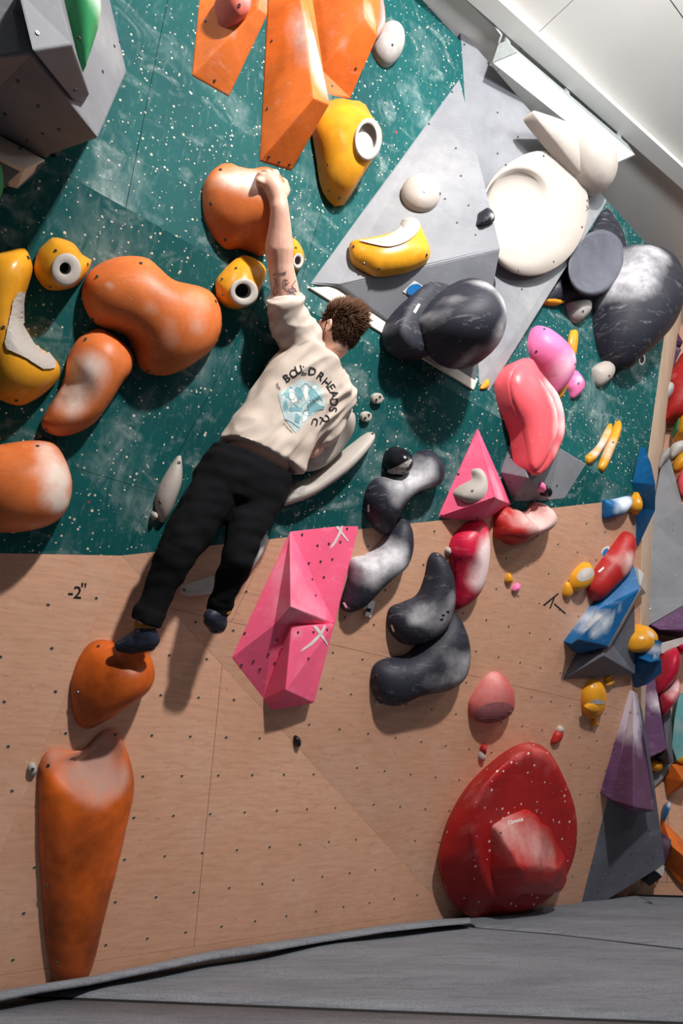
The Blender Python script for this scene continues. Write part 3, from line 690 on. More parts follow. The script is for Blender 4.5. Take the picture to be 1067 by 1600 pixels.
# upper corner: grey volumes and green holds
v = volume('grey_volume', 'huge grey faceted volume filling the top corner of the wall', VC, 'up', 'X',
    [(-30, 95, .50), (49, 81, .52), (153, 216, .30), (75, 243, .02), (-60, 190, .02), (198, 112, 0), (165, -30, 0), (28, -12, .56), (-40, -60, .5), (120, -160, 0)],
    [(0, 1, 2, 3, 4), (1, 7, 2), (7, 6, 5, 2), (0, 8, 7, 1), (2, 5, 3), (8, 9, 6, 7)], 'grey', chalk=[(165, 80, 60, .35), (150, 20, 60, .3)], bev=.008, bolts=[(43, 219), (67, 208), (92, 202), (60, 165), (28, 126), (8, 178), (160, 112), (178, 72), (186, 65)])
v = volume('grey_volume', 'small slate slab volume stacked on the huge grey corner volume', VC, 'up', 'X',
    [(28, -14, .62), (90, -14, .62), (113, 70, .60), (51, 79, .62), (140, 147, .40), (113, 155, .41), (30, -14, .5), (129, 166, .32), (121, 88, .46), (97, -14, .5)],
    [(0, 1, 2, 3), (3, 2, 4, 5), (5, 4, 7), (2, 8, 4), (1, 9, 8, 2), (4, 8, 7), (0, 3, 5, 7, 6)], 'grey', chalk=[(85, 40, 40, .2)], bev=.005, bolts=[(58, 52), (117, 140)])
blob('teardrop_hold', 'green teardrop hold hanging on the huge grey corner volume', HC, 'up', 'A', [(270, -70), (285, 0), (345, 215), (395, 303), (412, 270), (450, 160), (478, 60), (470, -20), (440, -80), (350, -100)], .10, 'green',
     ref=.42, base=.34, chalk=[(475, 40, 70, .8), (430, 20, 60, .5)], bolts=[(367, 178), (347, 215)])
volume('grey_volume', 'beige topped low volume below the huge grey corner volume', VC, 'up', 'X', [(-40, 190, .06), (71, 250, .02), (38, 265, .12), (-40, 228, .16)], [(0, 1, 2, 3)], 'beige', bev=.004, chalk=[(30, 240, 20, .3)], bolts=[(31, 233)])
volume('grey_volume', 'low grey wedge volume under the beige topped one', VC, 'up', 'X', [(-40, 229, .15), (38, 266, .11), (71, 251, .015), (6, 293, 0), (-40, 318, 0)], [(0, 1, 2, 3, 4)], 'darkgrey', bev=.004)
blob('teardrop_hold', 'dark green rounded hold cut by the frame edge under the low grey wedge', HC, 'up', 'X', [(-25, 250), (0, 252), (6, 275), (4, 300), (-8, 312), (-30, 300)], .06, 'green', ref=.12, base=.0)
# orange angular volumes at the top
volume('orange_volume', 'orange angular volume at the top, nearest the grey corner volume', VC, 'up', 'X', [(318, -70, 0), (300, 117, .004), (403, 13, .20), (358, 150, .004), (418, 23, (1, 2, 3)), (420, -90, (0, 1, 2))],
    [(0, 1, 2, 5), (1, 3, 4, 2), (4, 5, 2)], 'orange', chalk=[(400, 18, 26, .4), (360, 60, 14, .3)], bolts=[(321, 33), (335, 126)])
volume('orange_volume', 'long central orange volume with a chalked edge pointing down', VC, 'up', 'X', [(424, -90, .01), (406, 251, .004), (490, 153, .24), (456, 266, .004), (515, 163, (1, 2, 3)), (458, -90, (0, 1, 2)), (505, 110, .10), (476, -90, .12)],
    [(0, 1, 2, 5), (1, 3, 4, 2), (5, 2, 4), (5, 4, 6, 7)], 'orange', chalk=[(488, 60, 22, .9), (496, 100, 24, .95), (503, 140, 22, .8), (476, 20, 20, .5), (430, 225, 18, .3)], bolts=[(425, 64), (418, 170), (436, 253), (420, 245), (452, 257)], chalkh=.2)
volume('orange_volume', 'orange angular volume at the top behind the yellow horned hold', VC, 'up', 'X', [(478, -90, 0), (500, 108, .004), (570, 28, .22), (547, 154, .004), (590, 57, (1, 2, 3)), (562, -90, (0, 1, 2)), (600, -90, .05), (512, 148, .0)],
    [(0, 1, 2, 5), (1, 7, 3, 4, 2), (5, 2, 4, 6)], 'orange', chalk=[(574, 26, 22, .5), (552, 50, 14, .4), (552, 145, 12, .4)], bolts=[(489, 5), (519, 134), (556, 107)], chalkh=.2)
blob('rim_hold', 'salmon pink hold wrapped round the edge of the orange volume by the grey disc', HC, 'up', 'X', [(572, -40), (592, -20), (599, 5), (601, 40), (592, 57), (580, 60), (588, 30), (584, 0)], .05, 'salmon', ref=.07, base=0, chalk=[(590, 30, 40, .5)])
blob('drop_hold', 'small salmon drop hold at the top of the first orange volume', HC, 'up', 'X', [(355, -30), (357, 0), (366, 20), (377, 26), (391, 15), (395, -20), (375, -40)], .04, 'salmon', ref=.19, base=.08, bolts=[(374, 8)], chalk=[(385, 0, 14, .5)])
blob('disc_hold', 'smooth grey egg shaped hold beside the orange volumes near the ceiling', HC, 'up', 'B', [(852, 170), (868, 240), (908, 282), (950, 268), (985, 210), (988, 140), (968, 98), (930, 84), (890, 110), (868, 140)], .06, 'greyhold', ref=.03, bolts=[(935, 197)])
# yellow horned hold
pocket_jug('big yellow horned hold with a chalky round pocket', 'up', 'B', [(583, 560), (610, 480), (688, 432), (755, 440), (812, 450), (832, 500), (885, 560), (886, 640), (845, 700), (770, 830), (702, 912), (628, 840), (600, 690)],
    (828, 612, 54, 86, .05), .20, bolts=[(652, 724), (655, 838), (703, 870)], rimw=.78, hdark=False)
# orange fibreglass holds
blob('orange_hold', 'orange drum hold with a chalked lip, gripped by the climber', HC, 'up', 'B', [(113, 830), (128, 770), (175, 728), (230, 735), (282, 765), (345, 770), (392, 855), (408, 900), (398, 1000), (382, 1110), (330, 1096), (280, 1080), (215, 1080), (160, 1022), (122, 940)], .20, 'orange2',
     fit=False, ref=.03, p=.42, grad=(1, -.15, .45), chalk=[(285, 790, 85, .95), (340, 830, 75, 1), (215, 765, 40, .6)], dents=[(300, 760, 90, .05)], bolts=[(182, 745), (140, 893), (202, 1052)])
blob('orange_hold', 'large orange kidney shaped hold, the widest one on the green wall', HC, 'low', 'D', [(360, 290), (375, 210), (430, 150), (510, 118), (590, 112), (650, 125), (700, 170), (750, 215), (830, 235), (900, 255), (945, 300), (968, 370), (965, 440), (930, 520), (870, 570), (800, 615), (730, 637), (660, 632), (615, 600), (590, 530), (560, 470), (500, 440), (430, 415), (385, 365)], .17, 'orange2',
     ref=.02, p=.45, chalk=[(480, 245, 22, .6), (640, 340, 50, .35), (730, 480, 60, .35), (850, 420, 60, .35), (860, 300, 90, .3), (720, 400, 40, .3)], bolts=[(427, 203), (618, 145), (408, 388), (945, 312), (650, 615)])
blob('orange_hold', 'orange bean hold with a chalked middle, just below the widest orange hold', HC, 'low', 'D', [(440, 432), (500, 460), (560, 510), (585, 560), (575, 620), (530, 680), (480, 760), (420, 840), (350, 885), (270, 905), (210, 890), (180, 850), (200, 800), (250, 720), (285, 650), (300, 560), (340, 480), (390, 445)], .13, 'orange2',
     ref=.02, p=.45, chalk=[(360, 640, 90, .85), (320, 730, 70, .75), (400, 590, 60, .5), (300, 790, 60, .35)], dents=[(300, 700, 90, .03)], bolts=[(377, 478), (205, 873), (575, 512)])
blob('orange_hold', 'round orange bulge hold with a broad chalk patch at the frame edge', HC, 'low', 'D', [(-40, 945), (0, 938), (80, 925), (160, 920), (225, 925), (265, 965), (300, 1040), (315, 1110), (300, 1200), (260, 1260), (200, 1295), (100, 1318), (0, 1322), (-60, 1310), (-120, 1250), (-140, 1120), (-110, 1000)], .22, 'orange2',
     ref=.03, p=.45, chalk=[(255, 1060, 75, 1), (235, 1150, 70, 1), (200, 970, 50, .7), (270, 1200, 50, .9), (150, 1290, 50, .3)], bolts=[(165, 948)])
blob('orange_hold', 'orange bulb foothold under the shoe of the climber', HC, 'tri', 'P', [(290, 250), (298, 190), (318, 130), (355, 75), (405, 52), (470, 62), (560, 80), (605, 98), (625, 150), (628, 200), (600, 262), (500, 335), (430, 388), (375, 420), (330, 405), (302, 340)], .20, 'orange3',
     ref=.02, p=.55, grad=(1, -.2, .3), bolts=[(397, 77), (315, 262), (375, 408)])
oh = blob('orange_hold', 'tall orange tongue hold standing on the mat with a dusty scooped top', HC, 'tri', 'P', [(158, 600), (165, 545), (185, 510), (215, 493), (260, 497), (305, 500), (350, 490), (380, 455), (410, 425), (450, 412), (478, 430), (500, 480), (522, 540), (537, 640), (510, 780), (470, 960), (420, 1160), (385, 1320), (350, 1410), (290, 1432), (232, 1440), (205, 1370), (182, 1200), (162, 900)], .13, 'orange3',
     ref=.02, p=.45, dents=[(410, 560, 100, .09), (300, 560, 70, .04)], chalk=[(420, 560, 100, 1), (330, 590, 80, .9), (230, 530, 60, .7), (440, 480, 60, .9), (390, 660, 60, .7), (480, 620, 50, .8)], bolts=[(195, 557), (190, 1040), (230, 1352), (466, 432)])
# yellow pocket holds
pocket_jug('yellow five sided pocket hold with a white ring, above the widest orange hold', 'low', 'D', [(150, 168), (165, 95), (205, 50), (240, 30), (320, 55), (365, 110), (402, 125), (380, 190), (320, 250), (215, 262), (165, 215)], (290, 172, 60, 66, 0), .12, bolts=[(245, 90), (220, 246), (383, 148)], rimw=.42)
pocket_jug('yellow pocket hold with a white ring between the arm and the widest orange hold', 'low', 'E', [(122, 690), (130, 650), (190, 580), (260, 530), (330, 548), (380, 590), (385, 640), (350, 720), (320, 780), (220, 812), (140, 770)], (270, 722, 68, 66, 0), .11, bolts=[(230, 598), (158, 655), (160, 735)], rimw=.62)
pocket_jug('yellow pocket hold half hidden behind the raised arm', 'up', 'E', [(500, 500), (505, 450), (530, 440), (562, 472), (583, 520), (580, 572), (548, 612), (515, 590)], (552, 560, 26, 38, .1), .09, bolts=[(540, 492)], rimw=.6, hdark=False)
yb = blob('yellow_hold', 'large yellow angular hold at the frame edge with a chalked ledge', HC, 'low', 'D', [(-60, 100), (0, 85), (100, 65), (130, 110), (142, 160), (125, 230), (105, 300), (100, 400), (150, 490), (220, 540), (262, 590), (258, 650), (190, 720), (110, 765), (55, 765), (0, 742), (-60, 715), (-100, 400)], .15, 'yellow',
     ref=.02, p=.5, bolts=[(122, 120), (15, 425), (50, 488), (72, 745)], sp=.022)
decal('chalked_ledge', yb, [[(55, 300), (75, 270), (105, 265), (98, 320), (98, 400), (140, 480), (205, 530), (238, 575), (238, 605), (185, 608), (110, 560), (30, 520), (22, 490)]], 'white', 'D', .008, 5)['label'] = 'chalk white ledge'
# white slim holds
blob('white_hold', 'slim white blade hold beside the hip of the climber', HC, 'low', 'D', [(785, 988), (797, 1010), (797, 1100), (775, 1170), (750, 1230), (715, 1285), (690, 1262), (680, 1190), (700, 1120), (745, 1040)], .05, 'white', ref=.012, bolts=[(703, 1192), (786, 1018)])
blob('white_hold', 'tiny round white foothold at the tip of the white blade', HC, 'low', 'D', [(660, 1248), (672, 1230), (692, 1238), (694, 1262), (672, 1272)], .03, 'white', ref=.01)
blob('white_hold', 'upright half of the pale crescent holds behind the far leg', HC, 'right', 'F', [(575, 475), (582, 495), (560, 545), (510, 615), (470, 640), (470, 600), (500, 540), (535, 495)], .05, 'palewhite', ref=.012, bolts=[(556, 490)])
blob('white_hold', 'level half of the pale crescent holds behind the far leg', HC, 'right', 'F', [(238, 688), (255, 668), (330, 645), (410, 622), (425, 640), (395, 690), (310, 706), (258, 704)], .05, 'palewhite', ref=.012, bolts=[(262, 683)])
tk = blob('tusk_hold', 'long white curved tusk hold under the gripping arm', HC, 'low', 'F', [(600, 365), (612, 335), (680, 285), (740, 255), (840, 180), (905, 128), (968, 84), (986, 94), (962, 140), (882, 225), (795, 290), (720, 335), (640, 362)], .075, 'white', ref=.02, bolts=[(626, 338), (975, 92)])
decal('tip', tk, [[(604, 352), (630, 322), (680, 290), (710, 278), (722, 300), (715, 325), (660, 340), (610, 357)]], 'greyhold', 'F', .002, 8)['label'] = 'matt grey tip'
blob('white_hold', 'big white scooped hold gripped low by the hidden hand', HC, 'low', 'E', [(520, 1540), (545, 1450), (600, 1370), (690, 1300), (760, 1275), (815, 1290), (850, 1340), (857, 1400), (830, 1480), (780, 1560), (700, 1630), (600, 1660), (530, 1620)], .17, 'white', ref=.02, p=.5, dents=[(700, 1480, 130, .08)], bolts=[(838, 1345)])
for lab, cx, cy, r in (('upper of two small white button holds beside the shirt', 590.5, 622.5, 8.5), ('lower of two small white button holds beside the shirt', 573, 651, 8)):
    b = blob('button_hold', lab, HC, 'low', 'X', ell(cx, cy, r, r, 0, 10), .006, 'white', ref=.02, p=.3, group='white button footholds', sp=.008, bolts=[(cx - 2.5, cy + 2), (cx + 3, cy - 2.5)])
blob('button_hold', 'small grey ring foothold on the bare wood at the frame edge', HC, 'fl', 'X', ell(51, 1202, 7.5, 10, 0, 10), .016, 'greyhold', ref=.012, p=.35, sp=.008, bolts=[(51, 1202)])
# big grey pair of volumes under the ceiling
gv = volume('grey_volume', 'wide pale grey triangular volume with yellow and white holds on it', VC, 'up', 'X', [(718, 122, .0), (482, 444, .0), (782, 388, .34), (742, 603, .0), (530, 447, .03)], [(0, 1, 4, 2), (4, 3, 2), (0, 2, 3)], 'grey',
    chalk=[(640, 300, 90, .4), (770, 380, 40, .5), (700, 250, 80, .35), (560, 400, 60, .35)], bev=.01, bolts=[(706, 144), (670, 194), (712, 232), (695, 311), (720, 275), (732, 321), (714, 348), (743, 367)])
bp = volume('base_plate', None, None, 'up', 'X', [(483, 449, .012), (531, 447, .012), (747, 592, .014), (740, 609, .012)], [(0, 1, 2, 3)], 'beige', chalk=[(560, 480, 30, .3)], bev=.002, parent=gv); bp['label'] = 'chalk stained beige plywood base plate'
volume('grey_volume', 'tall grey triangular volume reaching the ceiling with the white dish on it', VC, 'up', 'X', [(719, 44, .0), (748, 600, .0), (949, 314, .20), (735, 300, (0, 1, 2)), (764, 612, .0)], [(0, 3, 1, 2), (1, 4, 2)], 'grey',
    chalk=[(800, 200, 90, .25), (850, 480, 90, .5), (780, 580, 60, .5), (900, 330, 60, .4)], bev=.006, bolts=[(725, 70), (777, 176), (809, 214), (777, 240), (815, 452)])
blob('dome_hold', 'small pale dome hold with a centre bolt on the wide grey volume', HC, 'wide', 'C', ell(93, 712, 74, 68, .2, 14), .06, 'white', ref=.012, p=.5, bolts=[(102, 713), (160, 722)])
yh = blob('ledge_hold', 'yellow ledge hold with a white scooped top on the wide grey volume', HC, 'wide', 'G', [(230, 215), (262, 205), (300, 203), (380, 185), (440, 150), (450, 118), (490, 108), (520, 130), (545, 190), (565, 265), (500, 310), (430, 330), (345, 338), (290, 315), (240, 280)], .075, 'yellow', ref=.015, p=.4, bolts=[(247, 228), (290, 298), (550, 262), (352, 320)])
decal('scoop', yh, [[(268, 204), (300, 202), (380, 187), (440, 152), (452, 120), (490, 110), (519, 132), (515, 165), (470, 206), (400, 229), (330, 221)]], 'white', 'G', .007, 4, smooth=True)['label'] = 'white scooped ledge'
bd_ = blob('dome_volume', 'black moon-like dome volume, chalk marbled, on the wide grey volume', VC, 'up', 'G', [(433, 590), (440, 530), (480, 450), (560, 370), (650, 315), (740, 287), (795, 302), (825, 345), (835, 400), (800, 500), (720, 600), (600, 668), (520, 672), (465, 645)], .04, 'black', ref=.15, base=.02, p=.3)
bl = blob('dome', 'chalk marbled black dome', None, 'up', 'G', [(515, 560), (520, 520), (600, 430), (700, 358), (785, 325), (842, 395), (872, 470), (878, 560), (858, 645), (800, 700), (720, 722), (640, 715), (580, 680), (535, 625)], .27, 'black', ref=.17, base=.15, p=.5, parent=bd_, chalkh=.38,
     chalk=[(855, 470, 60, .8), (800, 380, 50, .55), (855, 600, 60, .85), (640, 480, 70, .4), (560, 600, 60, .4), (700, 420, 50, .3), (800, 680, 50, .7), (600, 560, 60, .3), (620, 640, 50, .3)])
decal('label_plate', bd_, [[(494, 500), (516, 463), (525, 470), (504, 506)]], 'print_white', 'G', .002, 3)
st = decal('sticker', gv, [[(450, 415), (500, 368), (540, 395), (492, 440)]], 'print_white', 'G', .003, 6)
decal('blue_oval', gv, [ell(498, 406, 33, 22, -.35, 14)], 'bluelabel', 'G', .006, 5, parent=st, smooth=True)
o0 = ORI[st.name]; mw = st.matrix_basis.copy(); st.parent = None; st.location = ORI[gv.name]; tag(st, 'square white sticker with a blue oval on the wide grey volume', 'sticker')
blob('small_hold', 'tiny black and grey chipped hold on the edge between both grey volumes', HC, 'up', 'G', [(785, 130), (795, 95), (810, 60), (826, 78), (840, 118), (815, 130)], .03, 'black', ref=.30, base=.2, chalk=[(820, 105, 14, .8)], bolts=[(802, 113)], sp=.008)
# white dish
E_ll = lambda k, dx=0, dy=0: ell(838 + dx, 333 + dy, 80 * k, 99 * k, .28, 20)
dh = loft('dish_hold', 'tall', [(E_ll(.98, -5, 2), -.01), (E_ll(1.0, -1, 1), .04), (E_ll(1.0), .062), (E_ll(.985), .072), (ell(822, 327, 70, 84, .3, 16), .080), (ell(810, 322, 56, 62, .3, 16), .082), (ell(808, 320, 50, 56, .3, 16), .073), (ell(806, 318, 44, 50, .3, 16), .050), (ell(803, 316, 29, 34, .3, 16), .022), (ell(801, 315, 12, 15, .3, 16), .014)], 'white', None, 0, 56)
tag(dh, 'large round white dish hold on the tall grey volume', HC)
for (x, y) in [(849, 244), (907, 285), (909, 355), (865, 409), (810, 423), (790, 258)]:
    hit = bvh_world(dh).ray_cast(CAMP, ray(x, y).normalized())
    if hit[0]: add_bolt(dh, hit[0], hit[1] if hit[1].dot(ray(x, y)) < 0 else -hit[1], .0055)
lettering('brand_print', dh, [('SNAP', 919, 322, 92, 9)], 'print_black', .003, .4)
# white bulbs behind the tall grey volume
wb = blob('bulb_hold', 'white twin bulb hold behind the tall grey volume, under the lamp', HC, 'up', 'C', [(505, 420), (560, 425), (620, 445), (690, 470), (740, 520), (780, 600), (780, 700), (700, 660), (600, 540)], .06, 'white', ref=.25, base=.18, p=.5)
blob('bulb', 'round white bulb', None, 'up', 'C', [(672, 495), (700, 480), (745, 482), (795, 525), (820, 590), (818, 650), (785, 705), (740, 690), (700, 640), (672, 560)], .12, 'white', ref=.28, base=.2, p=.5, parent=wb)
# dark holds at the end of the wall
dk = blob('disc_hold', 'slate hold with a flat dusty round face, beside the big black egg', HC, 'up', 'I', [(345, 548), (420, 450), (500, 350), (600, 220), (680, 83), (722, 130), (762, 200), (777, 290), (770, 380), (720, 465), (640, 525), (560, 557), (450, 560)], .10, 'black', ref=.03, p=.5, grad=(-.3, 1, .4), chalk=[(440, 450, 35, .5), (640, 150, 50, .3)])
loft('face', 'up', [(ell(625, 362, 132, 172, .35, 16) and [(ZT['I'][0] + a / 3.263, ZT['I'][1] + b / 3.263) for a, b in ell(625, 362, 138, 176, .45, 18)], .10),
     ([(ZT['I'][0] + a / 3.263, ZT['I'][1] + b / 3.263) for a, b in ell(622, 360, 132, 168, .45, 18)], .155), ([(ZT['I'][0] + a / 3.263, ZT['I'][1] + b / 3.263) for a, b in ell(620, 358, 118, 152, .45, 18)], .15), ([(ZT['I'][0] + a / 3.263, ZT['I'][1] + b / 3.263) for a, b in ell(618, 356, 40, 60, .45, 18)], .125)], 'darkgrey', dk, .12)['label'] = 'flat dusty grey face'
blob('yellow_hold', 'yellow sliver of a hold peeking out under the slate disc hold', HC, 'up', 'I', [(350, 546), (400, 540), (462, 556), (440, 572), (385, 568)], .02, 'yellow', ref=.03, base=0, sp=.01)
blob('cone_hold', 'grey cone hold under the slate disc hold', HC, 'up', 'I', [(485, 555), (540, 545), (596, 550), (595, 605), (560, 652), (528, 668), (500, 640), (488, 600)], .07, 'greyhold', ref=.02, bolts=[(557, 608)])
blob('egg_hold', 'big black egg shaped hold with a chalk white top at the end of the wall', HC, 'up', 'I', [(690, 510), (705, 440), (760, 370), (775, 290), (800, 262), (870, 250), (960, 262), (1030, 310), (1068, 390), (1068, 500), (1040, 630), (980, 735), (900, 810), (830, 865), (800, 898), (760, 895), (720, 845), (690, 760), (678, 640)], .26, 'black', ref=.10, p=.5,
     chalkh=.28, chalk=[(860, 350, 120, .75), (800, 430, 100, .6), (930, 300, 80, .7), (860, 480, 80, .4)])
wr = decal('round_sticker', flp and closest_panel(1003, 562), [ell(1003, 562, 5, 9, .2, 12)], 'print_white', 'X', .002, 3)
o0 = wr.parent; wr.parent = None; wr.location = ORI[o0.name]; tag(wr, 'small oval white sticker on green below the big black egg', 'sticker')
decal('emblem', wr, [ell(1003, 562, 3.2, 6, .2, 10)], 'print_black', 'X', .001, 3)
# pink group
blob('pink_hold', 'pink rounded hold behind the big coral red one', HC, 'up', 'I', [(288, 790), (300, 720), (340, 675), (400, 710), (470, 770), (515, 820), (527, 880), (500, 960), (450, 1020), (420, 1035), (380, 960), (310, 860)], .13, 'pinkpale', ref=.02, p=.5, chalk=[(450, 890, 70, .8), (400, 960, 40, .5), (490, 850, 40, .6)], bolts=[(320, 812), (360, 700), (517, 878)])
blob('pink_hold', 'small pink fin hold next to the rounded pink hold', HC, 'up', 'K', [(118, 400), (160, 308), (200, 350), (222, 410), (190, 462), (140, 492), (125, 450)], .05, 'pinkpale', ref=.015, bolts=[(175, 398)], chalk=[(170, 370, 30, .6)])
blob('stick_hold', 'short upright yellow stick hold above the rounded pink hold', HC, 'up', 'I', [(500, 708), (531, 715), (522, 825), (505, 840), (488, 775)], .02, 'yellow', ref=.01, sp=.012)
blob('stick_hold', 'yellow tip of a stick hold under the rounded pink hold', HC, 'up', 'K', [(45, 478), (70, 430), (105, 395), (90, 445), (60, 487)], .02, 'yellow', ref=.01, sp=.012)
blob('yellow_hold', 'small yellow tip under the lower corner of the grey volumes', HC, 'up', 'X', [(751, 606), (762, 592), (764, 603), (757, 608)], .01, 'yellow', ref=.01, sp=.008)
blob('white_hold', 'smooth white pebble hold beside the small pink fin', HC, 'up', 'K', [(275, 320), (285, 290), (340, 255), (390, 252), (405, 285), (385, 360), (320, 412), (290, 390)], .06, 'white', ref=.02, bolts=[(366, 348)])
ch = blob('coral_hold', 'big glossy coral red drooping hold with a chalk edge', HC, 'up', 'J', [(670, 90), (685, 40), (730, 3), (775, 5), (800, 50), (850, 110), (885, 160), (905, 230), (908, 310), (885, 380), (855, 440), (820, 480), (790, 487), (765, 455), (750, 370), (735, 290), (700, 220), (680, 160)], .05, 'coral', ref=.09, base=-.01, p=.28,
     chalk=[(900, 200, 50, 1), (905, 290, 50, 1), (875, 150, 45, .9), (840, 110, 36, .6), (880, 390, 40, .6), (700, 60, 30, .25)], chalkh=.12)
blob('face', None, None, 'up', 'J', [(690, 95), (705, 50), (740, 22), (768, 26), (790, 60), (838, 120), (868, 175), (885, 235), (888, 305), (865, 370), (838, 428), (812, 460), (792, 466), (778, 442), (766, 365), (750, 280), (718, 212), (698, 158)], .07, 'coral', ref=.115, base=.09, p=.5, parent=ch, chalk=[(890, 230, 55, 1), (885, 300, 50, 1), (862, 160, 50, .9), (825, 100, 36, .5), (870, 380, 40, .5)], chalkh=.16)
volume('grey_volume', 'low grey diamond volume between the pink pyramid and the coral hold', VC, 'low', 'J', [(714, 272, 0), (645, 475, 0), (698, 597, 0), (845, 592, .0), (915, 584, 0), (1004, 440, 0), (890, 372, 0), (757, 498, .16)], [(0, 1, 7), (1, 2, 3, 7), (7, 3, 4, 5, 6), (0, 7, 6)], 'grey', bev=.006, chalk=[(860, 500, 70, .25)], bolts=[(690, 410), (683, 515), (745, 570), (880, 530), (700, 575)])
blob('dart_hold', 'tiny pink dart hold on the low grey diamond volume', HC, 'low', 'J', [(808, 530), (820, 515), (834, 540), (822, 560), (812, 548)], .02, 'pinkpale', ref=.10, base=.04, sp=.008)
blob('dart_hold', 'tiny black dart hold on the low grey diamond volume', HC, 'low', 'J', [(832, 555), (842, 532), (858, 548), (856, 570), (844, 578)], .02, 'blackgloss', ref=.10, base=.03, sp=.008)
pp = volume('pink_volume', 'pink pyramid volume standing on the edge between green and wood', VC, 'low', 'J', [(553, 294, .01), (382, 664, .0), (566, 680, .03), (692, 610, .0), (622, 580, .22)], [(0, 1, 2, 4), (0, 4, 3), (4, 2, 3)], 'pink', chalk=[(560, 380, 60, .3), (625, 580, 60, .8), (600, 500, 50, .6), (580, 660, 60, .35), (430, 630, 50, .3)], bev=.007, bolts=[(470, 482), (400, 655), (548, 665)])
blob('white_hold', 'smooth off-white bulge hold on the pink pyramid', HC, 'low', 'J', [(480, 580), (498, 545), (535, 505), (545, 468), (570, 460), (590, 485), (608, 525), (615, 570), (602, 603), (550, 620), (508, 610)], .08, 'white', ref=.09, base=.0, p=.5, bolts=[(528, 552), (578, 582), (595, 490)])
# black kidney chain
bs = blob('ball_hold', 'glossy black ball hold with a chalk white lower half', HC, 'low', 'J', ell(225, 432, 60, 62, 0, 14), .10, 'blackgloss', ref=.03, p=.5, bolts=[(258, 455)], sp=.014)
decal('chalk_half', bs, [[(172, 468), (215, 450), (283, 412), (285, 430), (275, 465), (250, 488), (215, 496), (185, 488)]], 'greyhold', 'J', .002, 6)['label'] = 'chalk grey lower half'
GK = 'black kidney holds in a chain'
def kidney(lab, fac, tag_, out, chalk, H, plate, bolts, **kw):
    b = blob('kidney_hold', lab, HC, fac, tag_, out, H, 'black', ref=.02, p=.42, chalk=[(x, y, r, .72 * s_) for x, y, r, s_ in chalk], bolts=bolts, group=GK, **kw)
    if plate: decal('label_plate', b, [plate], 'print_white', tag_, .002, 3)
    return b
kidney('black kidney hold beneath the black and white ball', 'low', 'J', [(80, 610), (90, 550), (130, 502), (200, 490), (270, 455), (310, 400), (360, 384), (402, 415), (418, 470), (405, 525), (370, 545), (300, 560), (245, 600), (212, 650), (190, 722), (152, 732), (110, 690), (88, 650)],
    [(260, 510, 70, .9), (200, 540, 60, .6), (330, 460, 60, .6), (320, 520, 60, .75), (190, 600, 40, .35)], .12, [(92, 640), (92, 610), (99, 608), (100, 640)], [(100, 545), (395, 420)])
kidney('black kidney hold with a chalk white middle touching the pink block', 'right', 'N', [(90, 440), (120, 330), (135, 250), (200, 235), (265, 185), (310, 110), (345, 78), (380, 92), (396, 150), (390, 225), (365, 292), (330, 315), (270, 360), (220, 410), (180, 455), (130, 476), (98, 465)],
    [(260, 250, 80, 1), (200, 280, 65, .8), (310, 220, 55, .9), (180, 250, 50, .6), (330, 290, 40, .7), (200, 340, 60, .35)], .12, [(95, 432), (103, 428), (118, 452), (109, 457)], [(120, 455), (345, 95)])
kidney('black boomerang kidney hold, the third of the chain', 'right', 'N', [(282, 490), (300, 450), (360, 430), (420, 400), (450, 330), (465, 250), (490, 222), (525, 240), (555, 300), (568, 380), (565, 450), (545, 520), (500, 570), (430, 600), (370, 612), (320, 585), (290, 540)],
    [(500, 480, 70, .45), (420, 480, 60, .5), (380, 500, 30, .6), (540, 400, 40, .45), (470, 530, 60, .3)], .13, [(294, 524), (302, 522), (313, 550), (304, 553)], [(297, 468), (420, 410), (490, 232)])
kidney('lowest black kidney hold of the chain', 'right', 'N', [(218, 760), (230, 700), (280, 670), (370, 655), (420, 610), (470, 560), (545, 490), (575, 478), (600, 520), (620, 590), (625, 680), (600, 760), (540, 800), (470, 815), (390, 828), (340, 860), (280, 862), (235, 830)],
    [(560, 730, 70, .8), (590, 660, 50, .6), (480, 760, 60, .45), (520, 640, 60, .3), (420, 740, 60, .25)], .15, None, [(235, 732)])
# bow-tie print on the third kidney
kb = [o for o in COL.objects if o.name.startswith('kidney_hold')][2]
decal('bow_print', kb, [[(496, 500), (514, 494), (510, 508)], [(524, 466), (538, 464), (536, 478)], [(508, 480), (520, 480), (518, 487), (506, 487)]], 'blackgloss', 'N', .002, 3)
# red group
blob('crimson_hold', 'crimson oval hold with a white chalk flank below the pink pyramid', HC, 'right', 'N', [(540, 215), (560, 150), (610, 105), (670, 84), (702, 105), (708, 190), (700, 300), (680, 380), (630, 440), (580, 463), (560, 440), (565, 350), (555, 280)], .11, 'crimson', ref=.02, p=.45, dents=[(600, 300, 60, .02)],
    chalk=[(680, 220, 55, 1), (670, 290, 60, 1), (690, 250, 55, 1), (655, 340, 45, .9), (690, 180, 40, .8)])
blob('coral_hold', 'twisted red lip hold with a white chalk end beside the pink pyramid', HC, 'right', 'J', [(623, 700), (626, 650), (660, 615), (720, 628), (765, 642), (800, 605), (845, 608), (880, 645), (880, 690), (830, 730), (760, 748), (700, 782), (660, 760), (625, 745)], .14, 'redplain', ref=.02, p=.5, dents=[(800, 640, 50, .08), (700, 640, 60, .04)],
    chalk=[(850, 680, 70, 1), (790, 690, 60, 1), (740, 672, 45, .8), (870, 650, 50, .9)])
dr = blob('dusty_hold', 'dusty pale red rounded hold with a sliced face below the crimson one', HC, 'right', 'N', [(625, 870), (635, 830), (680, 760), (740, 718), (790, 755), (812, 830), (802, 890), (740, 932), (680, 940), (635, 920)], .10, 'dustyred', ref=.02, p=.5, chalk=[(720, 800, 100, .35), (745, 740, 30, .8)])
